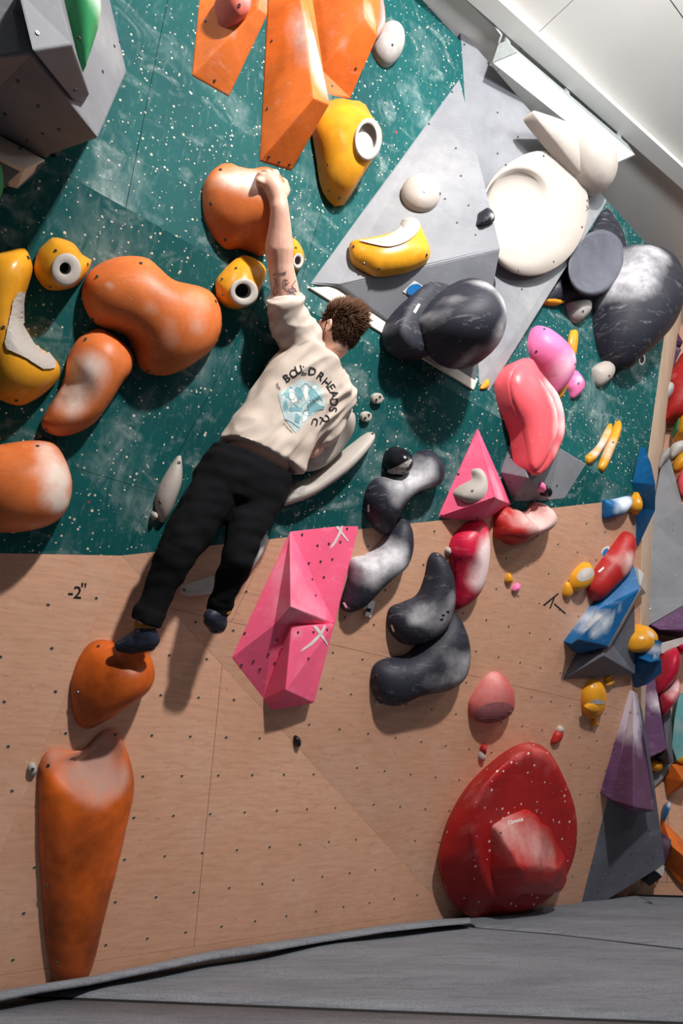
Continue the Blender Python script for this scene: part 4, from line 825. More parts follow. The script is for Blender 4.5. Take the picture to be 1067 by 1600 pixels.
decal('sliced_face', dr, [ell(722, 888, 84, 40, -.2, 16)], 'dustyslice', 'N', .003, 6, smooth=True)['label'] = 'dusty pink flat face'
ro = zp('Q', [(120, 640), (128, 570), (165, 455), (240, 330), (330, 240), (415, 178), (480, 157), (535, 172), (580, 235), (625, 335), (650, 440), (650, 550), (620, 660), (560, 745), (480, 800), (380, 838), (300, 842), (215, 830), (155, 760)])
rf_ = zp('Q', [(262, 370), (330, 275), (415, 205), (485, 184), (535, 200), (580, 262), (622, 350), (645, 440), (645, 550), (615, 652), (556, 738), (478, 790), (385, 795), (315, 740), (265, 620), (240, 490)])
rb = loft('red_volume', 'right', [(scale_px(ro, .97, -8, -8), -.01), (scale_px(ro, .985, -4, -4), .03), (scale_px(ro, .985, 0, -1), .08), (scale_px(rf_, 1.03), .165), (rf_, .18), (scale_px(rf_, .9), .178), (scale_px(rf_, .6), .172), (scale_px(rf_, .3), .17)], 'red', None, 0, 72)
tag(rb, 'huge red rounded volume resting low on the wood', VC)
ca = np.zeros(len(rb.data.vertices)); P3 = [v.co + ORI[rb.name] for v in rb.data.vertices]
rb.data.attributes['chalk'].data.foreach_set('value', chalk_at(P3, [(420, 185, 50, .5), (500, 180, 50, .55), (550, 225, 40, .45), (250, 380, 36, .4), (235, 480, 34, .4), (245, 580, 30, .35), (290, 330, 34, .4), (640, 430, 24, .4)], right, 'Q', .16).astype(float).tolist())
for (x, y) in zp('Q', [(480, 392), (353, 425), (440, 690), (625, 560)]):
    hit = bvh_world(rb).ray_cast(CAMP, ray(x, y).normalized())
    if hit[0]: add_bolt(rb, hit[0], hit[1] if hit[1].dot(ray(x, y)) < 0 else -hit[1])
rh = volume('red_hold', 'dusty red rock shaped hold on the huge red volume', HC, 'right', 'Q', [(310, 655, .17), (332, 560, .20), (342, 492, .22), (400, 462, .23), (472, 422, .21), (503, 438, .23), (520, 470, .25), (552, 488, .21), (575, 540, .21), (612, 605, .20), (616, 690, .19), (595, 732, .20), (540, 747, .24), (445, 742, .26), (400, 775, .18), (378, 793, .16), (330, 752, .16),
    (432, 640, .37), (510, 632, .36), (585, 640, .32), (540, 700, .33), (452, 705, .33)], [(2, 3, 17), (1, 2, 17), (3, 4, 5, 18, 17), (5, 6, 18), (6, 7, 8, 18), (8, 9, 19, 18), (9, 10, 19), (0, 1, 17), (0, 17, 21, 16), (17, 18, 20, 21), (18, 19, 20), (19, 10, 11, 20), (20, 11, 12), (20, 12, 13, 21), (21, 13, 14, 16), (14, 15, 16)], 'redplain', bev=.016,
    chalk=[(430, 520, 90, .45), (500, 560, 80, .5), (560, 590, 60, .4), (390, 500, 50, .35), (350, 640, 50, .2)], chalkh=.3, bolts=[(356, 503)])
rh.data.polygons.foreach_set('use_smooth', [True] * len(rh.data.polygons))
bx, by = zp('Q', [(412, 458)])[0]; lettering('brand_print', rh, [('Cheeta', bx, by, -17, 8.5)], 'print_white', .004, .35)
# pink block volumes with tape crosses
pv = volume('pink_volume', 'tall pink wedge volume with a tape cross, beside the climber', VC, 'right', 'O', [(432, 190, .0), (848, 138, .0), (697, 746, .02), (436, 640, .20), (82, 945, .0), (272, 1196, .0), (330, 752, .10)], [(0, 1, 2, 3), (0, 3, 6, 4), (4, 6, 3, 2, 5)], 'pink',
    chalk=[(430, 430, 130, .5), (520, 640, 110, .6), (640, 700, 80, .5), (390, 660, 80, .7), (520, 250, 80, .3)], bev=.006, bolts=[(503, 210), (770, 175), (594, 275), (662, 264), (543, 380), (613, 370), (682, 357), (562, 477), (632, 463), (582, 573), (730, 254), (163, 798), (215, 962), (303, 922), (143, 985), (253, 1010), (340, 972), (352, 838)])
pw = volume('pink_volume', 'smaller pink block volume with a tape cross, below the tall wedge', VC, 'right', 'O', [(440, 758, .11), (696, 746, .06), (575, 1214, .06), (405, 1136, .15), (270, 1196, .0), (322, 1257, .0)], [(0, 1, 2, 3), (0, 3, 4), (4, 3, 2, 5)], 'pink',
    chalk=[(470, 790, 60, .5), (410, 1130, 40, .6), (560, 1200, 40, .4), (480, 1000, 80, .3)], bev=.006, bolts=[(478, 792), (570, 790), (652, 776), (540, 948), (385, 885)])
decal('tape_cross', pv, [[(690, 152), (712, 152), (782, 250), (778, 258)], [(742, 146), (748, 146), (738, 195), (700, 268), (664, 300), (676, 275), (712, 215)]], 'tape', 'O', .002, 6)['label'] = 'curved white tape cross'
decal('tape_cross', pw, [[(565, 754), (592, 754), (652, 850), (657, 876)], [(630, 752), (646, 752), (622, 808), (560, 870), (485, 914), (505, 890), (560, 845), (608, 796)]], 'tape', 'O', .002, 6)['label'] = 'curved white tape cross'
# small loose footholds
S1 = [('yellow_foothold', 'tiny yellow foothold on the bare wood below the twisted red lip', 'right', 'N', [(773, 345), (778, 318), (790, 308), (800, 330), (798, 350)], 'yellow'),
      ('pink_foothold', 'tiny pink foothold next to the tiny yellow one', 'right', 'N', [(800, 378), (812, 355), (828, 350), (834, 362), (822, 382), (808, 386)], 'pinkpale'),
      ('white_foothold', 'tiny white foothold peeking out beside the crimson oval', 'right', 'N', [(522, 215), (528, 202), (540, 202), (540, 232), (528, 230)], 'white'),
      ('white_foothold', 'tiny white foothold under the lowest black kidney', 'right', 'N', [(230, 848), (240, 836), (254, 850), (246, 862), (234, 860)], 'white'),
      ('black_foothold', 'tiny black foothold on the crease below the pink block', 'right', 'O', [(455, 1420), (470, 1408), (494, 1432), (490, 1470), (470, 1474), (456, 1450)], 'blackgloss')]
for nm, lab, fac, tg, out, mt in S1: blob(nm, lab, 'foothold', fac, tg, out, .025, mt, ref=.008, sp=.008)
for lab, tg, red_, wh in (('small red and white foothold with chalk marks above the huge red volume', 'N', [(668, 1040), (680, 1020), (692, 1022), (686, 1042), (690, 1065), (676, 1060)], [(664, 1072), (676, 1045), (688, 1066), (686, 1088), (670, 1090)]),
                          ('small bright red foothold with a white cap above the huge red volume', 'N', [(966, 1018), (980, 975), (1000, 962), (1016, 966), (1014, 990), (998, 1014)], [(990, 968), (996, 950), (1008, 946), (1016, 962), (1002, 972)])):
    b = blob('red_foothold', lab, 'foothold', 'right', tg, red_, .03, 'redplain', ref=.01, sp=.008); blob('cap', 'white cap', None, 'right', tg, wh, .02, 'white', ref=.012, sp=.008, parent=b)
# paper tags under a kidney
for lab, q_ in (('white and black paper tag hanging under a black kidney', [(205, 420), (232, 426), (212, 492), (188, 486)]), ('crumpled grey paper tag under a black kidney', [(170, 448), (192, 418), (204, 428), (188, 460)])):
    pts = zp('N', q_); pl = right; V = [pl.hit(x, y, .012 + .01 * (i > 1)) for i, (x, y) in enumerate(pts)] + [pl.hit(x, y, .004) for x, y in pts]
    o = mesh_obj('paper_tag', V, [(0, 1, 2, 3), (7, 6, 5, 4), (0, 4, 5, 1), (1, 5, 6, 2), (2, 6, 7, 3), (3, 7, 4, 0)], MT['print_white']); fix_normals(o); tag(o, lab, 'tag')
    (a, b, c, d_) = q_; L_ = lambda p, q, t: (p[0] + (q[0] - p[0]) * t, p[1] + (q[1] - p[1]) * t)
    decal('print', o, [[L_(a, d_, .5), L_(b, c, .5), L_(b, c, .72), L_(a, d_, .72)]], 'print_black', 'N', .001, 4)
# yellow sticks on the green
blob('stick_hold', 'slim chalky yellow stick hold, upper one of the crossed pair', HC, 'up', 'K', [(222, 858), (235, 842), (300, 780), (345, 700), (378, 645), (388, 665), (372, 730), (330, 800), (282, 870), (236, 902)], .03, 'yellow', ref=.01, chalk=[(320, 760, 70, .8), (280, 840, 40, .7), (360, 690, 40, .5)], sp=.014)
blob('stick_hold', 'broad yellow stick hold, lower one of the crossed pair', HC, 'up', 'K', [(305, 915), (335, 830), (380, 720), (420, 632), (440, 624), (445, 670), (420, 750), (375, 860), (335, 945), (315, 945)], .03, 'yellow', ref=.012, chalk=[(380, 770, 60, .5), (360, 840, 50, .5)], bolts=[(392, 765)], sp=.014)

# ------------------------------------------------------------------ holds round the corner edge of the main wall
blob('blue_hold', 'blue and white wedge hold by the corner, under the green edge', HC, 'right', 'K', [(340, 1125), (375, 1128), (440, 1118), (520, 1105), (510, 1165), (450, 1225), (390, 1240), (342, 1246), (336, 1190)], .06, 'blue', ref=.02, chalk=[(450, 1150, 60, 1), (500, 1130, 50, .9), (400, 1190, 30, .5)])
blob('yellow_hold', 'yellow knob hold wrapped round the corner edge', HC, 'right', 'K', [(505, 1160), (525, 1120), (552, 1095), (560, 1080), (574, 1120), (574, 1180), (560, 1222), (545, 1205), (518, 1200)], .05, 'yellow', ref=.03, base=0, sp=.012)
rhd = blob('red_hold', 'long red hold with chalk, above the big blue wedge', HC, 'right', 'L', [(250, 400), (300, 310), (370, 220), (440, 140), (510, 58), (545, 55), (574, 90), (570, 150), (545, 220), (535, 300), (470, 360), (390, 430), (330, 495), (290, 502), (262, 460)], .10, 'redplain', ref=.02, p=.45, chalk=[(500, 220, 60, .9), (470, 290, 50, .7), (430, 230, 40, .4)])
decal('label_plate', rhd, [[(314, 305), (350, 274), (354, 286), (320, 318)]], 'print_white', 'L', .002, 3)
sk = decal('sticker', closest_panel(945, 862), [[(332, 180), (345, 150), (385, 135), (393, 180), (345, 222)]], 'print_white', 'L', .002, 5)
o0 = sk.parent; sk.parent = None; sk.location = ORI[o0.name]; tag(sk, 'small white sticker with a blue drop above the long red hold', 'sticker')
decal('blue_drop', sk, [ell(362, 182, 18, 30, .5, 12)], 'bluelabel', 'L', .002, 4, smooth=True)
yj = blob('yellow_hold', 'yellow oval dish hold touching the long red hold', HC, 'right', 'L', [(130, 400), (145, 340), (190, 285), (240, 253), (275, 255), (292, 300), (288, 350), (250, 410), (190, 440), (145, 430)], .07, 'yellow', ref=.02, p=.45, sp=.014)
decal('dish', yj, [ell(230, 328, 62, 40, -.5, 14)], 'white', 'L', .002, 4, smooth=True)['label'] = 'chalky dish'
blob('yellow_hold', 'small yellow chip hold next to the yellow oval dish', HC, 'right', 'L', [(85, 455), (95, 400), (115, 375), (140, 405), (152, 450), (130, 478), (100, 480)], .03, 'yellow', ref=.01, sp=.01)
volume('grey_volume', 'grey kite volume under the big blue wedge', VC, 'right', 'L', [(80, 1020, 0), (160, 860, 0), (330, 700, .02), (555, 500, .05), (560, 985, .05), (350, 860, .16)], [(0, 1, 5), (1, 2, 5), (2, 3, 4, 5), (0, 5, 4)], 'darkgrey', bev=.006, chalk=[(180, 900, 50, .4), (450, 780, 60, .3)], bolts=[(148, 930), (150, 915)])
bw_ = volume('blue_volume', 'big blue wedge volume with a chalked panel at the corner', VC, 'right', 'L', [(135, 785, .06), (190, 850, .05), (375, 805, .13), (380, 800, .17), (590, 420, .17), (550, 268, .06), (300, 560, .06), (180, 755, .17), (380, 560, .17)], [(0, 7, 8, 4, 5, 6), (7, 3, 4, 8), (0, 1, 2, 3, 7)], 'blue', bev=.004, chalk=[(350, 640, 75, 1), (290, 700, 50, .8), (400, 620, 40, .6), (460, 540, 40, .4), (300, 590, 30, .6)], chalkh=.17)
volume('edge_strip', 'chalked grey edge strip', None, 'right', 'L', [(380, 802, .165), (596, 418, .165), (606, 430, .10), (392, 806, .10)], [(0, 1, 2, 3)], 'greyhold', bev=0, parent=bw_)
volume('grey_volume', 'pale grey cap volume at the upper end of the big blue wedge', VC, 'right', 'L', [(578, 285, .08), (615, 320, .08), (634, 380, .06), (628, 450, .05), (585, 475, .05), (592, 400, .13)], [(0, 1, 5), (1, 2, 3, 5), (3, 4, 5)], 'palewhite', bev=.003)
ym = blob('mouth_hold', 'yellow oval hold with a chalky smile shaped slot', HC, 'right', 'L', [(218, 1150), (225, 1090), (262, 1035), (300, 1020), (340, 1035), (365, 1090), (370, 1150), (358, 1220), (330, 1270), (290, 1285), (250, 1270), (226, 1220)], .07, 'yellow', ref=.02, p=.4, sp=.014, bolts=[(290, 1055)])
decal('slot', ym, [[(232, 1190), (262, 1160), (310, 1145), (355, 1160), (362, 1180), (300, 1180), (250, 1205)], [(236, 1215), (262, 1240), (280, 1232), (255, 1210)]], 'greyhold', 'L', .002, 5)['label'] = 'chalk grey slot'
blob('lip', None, None, 'right', 'L', [(238, 1205), (270, 1180), (320, 1172), (362, 1178), (358, 1215), (310, 1238), (262, 1232)], .012, 'yellow', ref=.075, base=.05, parent=ym, sp=.01)
for lab, out in (('upper of two small yellow finger holds above the yellow slot hold', [(358, 1010), (380, 980), (405, 968), (412, 985), (390, 1008), (365, 1025)]), ('lower of two small yellow finger holds above the yellow slot hold', [(350, 1050), (385, 1022), (420, 1015), (424, 1032), (385, 1055), (358, 1062)]), ('small yellow knob hold under the yellow slot hold', [(270, 1315), (275, 1290), (295, 1275), (312, 1290), (314, 1315), (290, 1328)])):
    blob('yellow_foothold', lab, 'foothold', 'right', 'L', out, .03, 'yellow', ref=.01, sp=.009)

# ------------------------------------------------------------------ the corner and the second wall
FAC['w2'] = wall2
FAC['tall'] = Plane(zhit(900, 1436, 0) + Vector((0, 0, .0)), R0 + (R1 - R0) * .45, wall2.hit(1040, 1345, .25)) if False else right
sv = volume('slate_volume', 'tall dark slate triangular volume on the corner, reaching the mat', VC, 'right', 'M', [(168, 1500, .0), (525, 75, .0), (718, 1160, .18), (575, 200, (0, 1, 2)), (640, 590, (0, 1, 2))], [(0, 1, 3, 4, 2)], 'darkgrey', bev=.004, chalk=[(640, 1100, 50, .2), (480, 1220, 60, .15)],
    bolts=[(378, 672), (320, 920), (395, 940), (503, 940), (615, 948), (258, 1170), (360, 1068), (503, 1098), (640, 1120), (328, 1208), (470, 1225), (293, 1335), (200, 1415)])
volume('purple_volume', 'purple tapering prism volume with a chalk tip on the dark slate triangle', VC, 'right', 'M', [(520, 80, .03), (545, 92, .06), (385, 760, .10), (515, 800, .30), (655, 828, .20), (512, 850, .14)], [(0, 2, 3), (0, 3, 4), (0, 4, 1), (2, 5, 3), (5, 4, 3)], 'purple', bev=.005,
    chalk=[(525, 110, 150, 1), (530, 200, 110, 1), (545, 280, 90, .9), (510, 350, 70, .7), (530, 450, 50, .4)], bolts=[(500, 212), (540, 220)], chalkh=.1)
volume('purple_volume', 'purple slab volume with a chalked edge behind the tapering prism', VC, 'w2', 'M', [(578, 30, .30), (655, 10, .32), (690, 215, .34), (728, 440, .34), (618, 495, .30), (570, 230, .3), (720, 452, .2)], [(0, 1, 2, 5), (5, 2, 3, 4), (3, 6, 4)], 'purple', bev=.005, chalk=[(650, 130, 50, .8), (670, 180, 36, .8), (640, 430, 40, .3)], bolts=[(590, 155), (640, 222)], chalkh=.33)
volume('slate_volume', 'dark slate wedge between the purple slab and the pale teal panel', VC, 'w2', 'M', [(700, 240, .16), (752, 195, .16), (768, 525, .2), (745, 540, .2), (676, 495, .16), (728, 440, .3)], [(0, 1, 2, 3, 5), (5, 3, 4)], 'darkgrey', bev=.003)
volume('teal_volume', 'pale teal panel volume at the frame edge', VC, 'w2', 'M', [(758, 420, .1), (775, 250, .12), (800, 110, .14), (900, 60, .14), (900, 480, .1), (790, 515, .1)], [(0, 1, 2, 3, 4, 5)], 'teal', bev=.003, chalk=[(800, 300, 60, .4)])
blob('yellow_hold', 'round yellow hold below the purple slab', HC, 'w2', 'M', [(622, 535), (640, 512), (675, 512), (705, 540), (700, 575), (660, 582), (630, 565)], .06, 'yellow', ref=.12, base=0, sp=.014)
blob('yellow_hold', 'yellow hold cut by the frame edge above the orange faceted volume', HC, 'w2', 'M', [(795, 525), (815, 495), (860, 480), (880, 520), (840, 540)], .06, 'yellow', ref=.12, base=0, sp=.014)
volume('grey_volume', 'pale grey slab volume behind the round yellow hold', VC, 'w2', 'M', [(640, 600, .04), (700, 500, .05), (775, 540, .06), (690, 640, .05), (645, 680, .04)], [(0, 1, 2, 3, 4)], 'grey', bev=.002)
volume('orange_volume', 'orange faceted volume cut by the frame edge', VC, 'w2', 'M', [(718, 620, .05), (760, 540, .10), (880, 520, .12), (880, 650, .26), (735, 730, .05), (830, 640, .26)], [(0, 1, 2, 3, 5), (0, 5, 4), (5, 3, 4)], 'orange', bev=.004)
volume('orange_volume', 'lower orange box volume just above the kickboard at the frame edge', VC, 'w2', 'M', [(700, 885, .03), (760, 1050, .22), (880, 1150, .28), (880, 1310, .1), (800, 1275, .05), (720, 1165, .05), (690, 960, .03), (880, 1060, .03)], [(0, 1, 6), (0, 7, 2, 1), (1, 2, 3, 4, 5), (6, 1, 5)], 'orange', bev=.004)
blob('blue_hold', 'slim blue hold with a white tip between the orange volumes', HC, 'w2', 'M', [(698, 890), (700, 840), (720, 790), (745, 770), (750, 800), (735, 850), (712, 890)], .05, 'blue', ref=.06, base=0, sp=.012, chalk=[(742, 785, 22, 1)])
volume('purple_volume', 'small speckled purple volume behind the slate triangle', VC, 'w2', 'M', [(690, 960, .1), (756, 1010, .2), (740, 1100, .24), (705, 1180, .2), (680, 1100, .1)], [(0, 1, 2, 3, 4)], 'purple', bev=.003, chalk=[(720, 1020, 40, .5)])
volume('blue_volume', 'dark navy box volume with a white face under the slate triangle', VC, 'w2', 'M', [(576, 1265, .2), (630, 1205, .26), (700, 1240, .28), (620, 1300, .22)], [(0, 1, 2, 3)], 'blackgloss', bev=.003)
volume('white_volume', 'small white wedge volume touching the navy box', VC, 'w2', 'M', [(660, 1205, .28), (714, 1172, .3), (702, 1240, .28)], [(0, 1, 2)], 'palewhite', bev=.002)
# mid and upper part of the second wall
volume('blue_volume', 'long blue blade volume along the corner edge', VC, 'right', 'K', [(548, 1415, .02), (562, 1030, .02), (587, 795, .02), (632, 900, .10), (656, 1030, .16), (655, 1190, .14)], [(0, 1, 2, 3, 4, 5)], 'blue', bev=.003, chalk=[(600, 930, 40, .25)])
volume('grey_volume', 'large pale slate volume spreading beyond the corner edge', VC, 'w2', 'K', [(560, 1560, .30), (620, 1300, .30), (690, 905, .28), (745, 850, .30), (828, 1165, .34), (960, 1190, .3), (960, 1560, .3)], [(0, 1, 2, 3, 4, 6), (4, 5, 6)], 'grey', bev=.004, chalk=[(740, 1200, 90, .3)], bolts=[(770, 1275), (765, 1310), (725, 1050), (770, 1465), (655, 1565)])
volume('grey_volume', 'lower pale slate volume continuing to the purple wedge', VC, 'w2', 'L', [(540, 720, .30), (560, 480, .30), (628, 230, .31), (660, 0, .31), (960, 60, .3), (960, 480, .33), (660, 655, .33)], [(0, 1, 2, 3, 4, 5, 6)], 'grey', bev=.004, chalk=[(750, 330, 80, .3)], bolts=[(800, 38), (708, 182), (690, 300), (825, 335), (655, 552)])
volume('purple_volume', 'purple wedge volume under the pale slate volume at the frame edge', VC, 'w2', 'L', [(660, 660, .34), (960, 480, .34), (960, 720, .28), (720, 690, .42), (960, 690, .44)], [(0, 1, 4, 3), (0, 3, 2), (3, 4, 2)], 'purple', bev=.003, chalk=[(850, 650, 50, .4)])
volume('grey_volume', 'narrow grey slab volume above the crimson twin hold', VC, 'w2', 'L', [(720, 780, .36), (870, 740, .38), (960, 760, .38), (840, 800, .36), (730, 850, .34)], [(0, 1, 2, 3, 4)], 'palewhite', bev=.003)
blob('yellow_hold', 'blocky yellow hold on the corner, below the pale slate volume', HC, 'right', 'L', [(522, 800), (540, 740), (590, 690), (650, 672), (700, 700), (715, 745), (690, 800), (640, 840), (580, 848), (530, 835)], .09, 'yellow', ref=.06, base=0, sp=.016, chalk=[(655, 720, 22, .9)])
volume('blue_volume', 'blue shelf volume with chalk under the blocky yellow hold', VC, 'right', 'L', [(620, 890, .10), (690, 800, .16), (735, 770, .2), (715, 890, .22), (660, 905, .18)], [(0, 1, 2, 3, 4)], 'blue', bev=.003, chalk=[(705, 830, 36, 1)], chalkh=.18)
volume('blue_volume', 'blue prism volume on the corner edge above the purple prism', VC, 'right', 'L', [(570, 1075, .02), (568, 1010, .04), (640, 930, .14), (732, 890, .22), (734, 975, .22), (640, 1050, .12)], [(0, 1, 2, 3, 4, 5)], 'blue', bev=.003)
ct = blob('crimson_hold', 'crimson twin drum hold with chalk at the frame edge', HC, 'w2', 'L', [(690, 1080), (715, 950), (735, 850), (780, 815), (835, 800), (860, 880), (850, 960), (820, 1020), (730, 1110)], .16, 'crimson', ref=.32, base=.2, p=.5)
blob('lower_drum', 'chalked pink lower drum', None, 'w2', 'L', [(712, 1120), (770, 1080), (835, 1010), (858, 1060), (845, 1140), (790, 1210), (738, 1258), (715, 1190)], .12, 'crimson', ref=.3, base=.2, p=.5, parent=ct, chalk=[(820, 1060, 50, .9), (800, 1120, 60, .5)], chalkh=.36)
blob('crimson_hold', 'crimson hold cut by the frame edge beside the grey slab', HC, 'w2', 'L', [(835, 800), (850, 785), (960, 760), (960, 830), (870, 840)], .08, 'crimson', ref=.34, base=.2, p=.5)
blob('red_hold', 'large dark red oval hold above the corner strip', HC, 'w2', 'K', [(708, 600), (712, 480), (730, 360), (790, 250), (840, 190), (960, 170), (980, 500), (860, 590), (770, 600), (720, 622)], .14, 'redplain', ref=.26, base=.1, p=.4, chalk=[(760, 350, 40, .3), (800, 480, 50, .2)], chalkh=.34)
volume('purple_volume', 'grey purple folded volume above the large dark red oval hold', VC, 'w2', 'K', [(722, 140, .2), (820, 180, .28), (770, 290, .26), (708, 370, .22), (712, 250, .2)], [(0, 1, 2, 3, 4)], 'purple', bev=.003, chalk=[(770, 200, 70, .5)])
volume('purple_volume', 'upper grey purple wedge volume beside the big black egg', VC, 'w2', 'K', [(735, 110, .2), (775, 40, .22), (828, 140, .3), (815, 158, .26), (732, 136, .2)], [(0, 1, 2, 3, 4)], 'purple', bev=.003, chalk=[(790, 90, 40, .5)])
volume('blue_volume', 'blue end volume tucked behind the big black egg', VC, 'w2', 'K', [(735, 95, .15), (760, 10, .15), (785, 0, .15), (775, 60, .2)], [(0, 1, 2, 3)], 'blue', bev=.002)
blob('blue_hold', 'slim blue fin hold on the pale corner strip', HC, 'ret', 'K', [(657, 495), (658, 400), (668, 320), (678, 260), (695, 300), (705, 380), (700, 460), (675, 498)], .03, 'blue', ref=.01, sp=.014, chalk=[(680, 420, 40, .7)])
blob('greyhold', 'pale grey thumb hold in front of the large dark red oval hold', HC, 'w2', 'K', [(692, 515), (700, 440), (725, 400), (750, 382), (775, 405), (765, 450), (730, 490), (700, 517)], .08, 'palewhite', ref=.38, base=.2, sp=.016).name = 'thumb_hold'
blob('red_hold', 'red faceted hold on the pale corner strip', HC, 'w2', 'K', [(612, 838), (614, 750), (625, 680), (637, 636), (660, 665), (676, 700), (676, 800), (650, 815), (625, 840)], .06, 'redplain', ref=.12, base=-.02, sp=.016)
blob('blue_hold', 'small blue and white hold below the red faceted one', HC, 'w2', 'K', [(620, 910), (618, 850), (640, 820), (665, 812), (675, 850), (655, 890), (632, 912)], .05, 'blue', ref=.16, base=0, sp=.014, chalk=[(655, 850, 36, .9)])
blob('greyhold2', 'grey finger hold pointing down beside the pale slate volume', HC, 'w2', 'K', [(668, 900), (680, 850), (715, 810), (745, 800), (745, 850), (710, 890), (680, 930)], .06, 'greyhold', ref=.34, base=.2, sp=.016).name = 'finger_hold'
blob('greyhold3', 'grey rounded finger hold cut by the frame edge', HC, 'w2', 'K', [(748, 850), (752, 790), (790, 760), (840, 755), (850, 800), (810, 830), (765, 860)], .06, 'palewhite', ref=.34, base=.2, sp=.016).name = 'finger_hold'
blob('yellow_hold', 'yellow hold under the grey finger holds at the frame edge', HC, 'w2', 'K', [(765, 900), (790, 850), (850, 805), (870, 860), (840, 920), (780, 942)], .06, 'yellow', ref=.3, base=.1, sp=.016)
blob('yellow_hold', 'upper yellow hold with a green hole at the frame edge', HC, 'w2', 'K', [(800, 700), (806, 620), (830, 585), (860, 590), (865, 700), (825, 710)], .06, 'yellow', ref=.3, base=.1, sp=.016)
blob('green_hold', 'dark green sliver hold beside the upper yellow one', HC, 'w2', 'K', [(786, 690), (790, 640), (803, 610), (806, 650), (800, 692)], .03, 'green', ref=.26, base=.1, sp=.012)
blob('pink_hold', 'bright pink hold at the frame edge next to the pale slate volume', HC, 'w2', 'K', [(800, 1010), (815, 950), (850, 920), (870, 1090), (825, 1095), (808, 1060)], .06, 'coral', ref=.34, base=.2, sp=.016)

# ------------------------------------------------------------------ the climber
from mathutils import noise as mnoise
def sweep(bm, pts, n=16):
    """tapered round limb through (point, radius) pairs with ball ends"""
    for i in range(len(pts) - 1):
        (p, r), (q, s) = pts[i], pts[i + 1]; d = q - p; L_ = d.length
        if L_ < 1e-5: continue
        m = Matrix.Translation((p + q) / 2) @ d.to_track_quat('Z', 'Y').to_matrix().to_4x4()
        bmesh.ops.create_cone(bm, cap_ends=True, segments=n, radius1=r, radius2=s, depth=L_, matrix=m)
    for p, r in pts: bmesh.ops.create_icosphere(bm, subdivisions=2, radius=r, matrix=Matrix.Translation(p))
def ellipsoid(bm, c, ax, sub=3):
    m = Matrix((ax[0], ax[1], ax[2])).transposed().to_4x4(); m.translation = c
    bmesh.ops.create_icosphere(bm, subdivisions=sub, radius=1, matrix=m)
def ringloft(bm, rings, n=28, e=2.4):
    """rings: (centre, half width vector, half depth vector)"""
    rows = []
    for c, a, b in rings:
        row = []
        for k in range(n):
            t = 2 * math.pi * k / n; ct, st = math.cos(t), math.sin(t)
            row.append(bm.verts.new(c + a * (math.copysign(abs(ct) ** (2 / e), ct)) + b * (math.copysign(abs(st) ** (2 / e), st))))
        rows.append(row)
    for r in range(len(rows) - 1):
        for k in range(n): bm.faces.new((rows[r][k], rows[r][(k + 1) % n], rows[r + 1][(k + 1) % n], rows[r + 1][k]))
    bm.faces.new(rows[0][::-1]); bm.faces.new(rows[-1])
def fuse(name, bm, voxel, mat, parent, smooth=4, disp=None):
    """fuse overlapping closed shapes into one continuous skin"""
    bmesh.ops.recalc_face_normals(bm, faces=bm.faces)
    me = bpy.data.meshes.new('tmp'); bm.to_mesh(me); bm.free(); o = bpy.data.objects.new('tmp', me); COL.objects.link(o)
    r = o.modifiers.new('r', 'REMESH'); r.mode = 'VOXEL'; r.voxel_size = voxel
    if smooth: s = o.modifiers.new('s', 'SMOOTH'); s.factor = .5; s.iterations = smooth
    bpy.context.view_layer.update()
    ev = bpy.data.meshes.new_from_object(o.evaluated_get(bpy.context.evaluated_depsgraph_get()))
    V = [v.co.copy() for v in ev.vertices]; F = [tuple(p.vertices) for p in ev.polygons]
    if disp:
        N = [v.normal.copy() for v in ev.vertices]; V = [v + n_ * disp(v) for v, n_ in zip(V, N)]
    bpy.data.objects.remove(o); bpy.data.meshes.remove(me); bpy.data.meshes.remove(ev)
    return mesh_obj(name, V, F, MT[mat], parent, True)
def cloth_mat(name, col, rough=.9, sheen=0, weave=420, bump=.12):
    t = NT(name); oc = t.n('ShaderNodeTexCoord').outputs['Object']
    t.put(t.b.inputs['Base Color'], t.mix(t.ramp(t.noise(oc, 12, 4), .3, .75), col, tuple(c * .9 for c in col[:3]) + (1,)))
    t.b.inputs['Roughness'].default_value = rough; t.b.inputs['Specular IOR Level'].default_value = .12; t.bump(t.noise(oc, weave, 2), bump, .002); return t.m
MT['shirt'] = cloth_mat('cream_jersey', srgb(202, 186, 174)); MT['trousers'] = cloth_mat('black_twill', srgb(17, 17, 20), .95)
MT['hair'] = cloth_mat('brown_hair', srgb(88, 60, 44), .55, weave=90, bump=.3); MT['shoe'] = hold_mat('blue_black_shoe', srgb(38, 44, 60), .5, dirt=.3, scuff=.3); MT['shoe_yellow'] = flat_mat('mustard_shoe_lining', srgb(170, 118, 40), .8)
t = NT('skin'); oc = t.n('ShaderNodeTexCoord').outputs['Object']
t.put(t.b.inputs['Base Color'], t.mix(t.ramp(t.noise(oc, 14, 4), .35, .7), srgb(226, 180, 158), srgb(214, 158, 138)))
t.b.inputs['Roughness'].default_value = .5; t.b.inputs['Subsurface Weight'].default_value = .08; t.b.inputs['Subsurface Radius'].default_value = (.02, .008, .004)
t.bump(t.noise(oc, 90, 3), .12, .003); MT['skin'] = t.m
n_ = main.n; J = mp
hipL, kneeL, ankL = J(352, 748, .26), J(279, 858, .28), J(224, 978, .24)
hipR, kneeR, ankR = J(416, 770, .28), J(371, 872, .36), J(343, 952, .26)
shL, elL, wrL = J(455, 515, .33), J(438, 412, .40), up.hit(437, 328, .25)
shR, elR, wrR = J(528, 620, .34), J(486, 702, .28), J(512, 690, .14)
pelv, chest, neck0 = J(388, 742, .27), J(468, 606, .32), J(505, 563, .35)
headc = J(527, 519, .40)
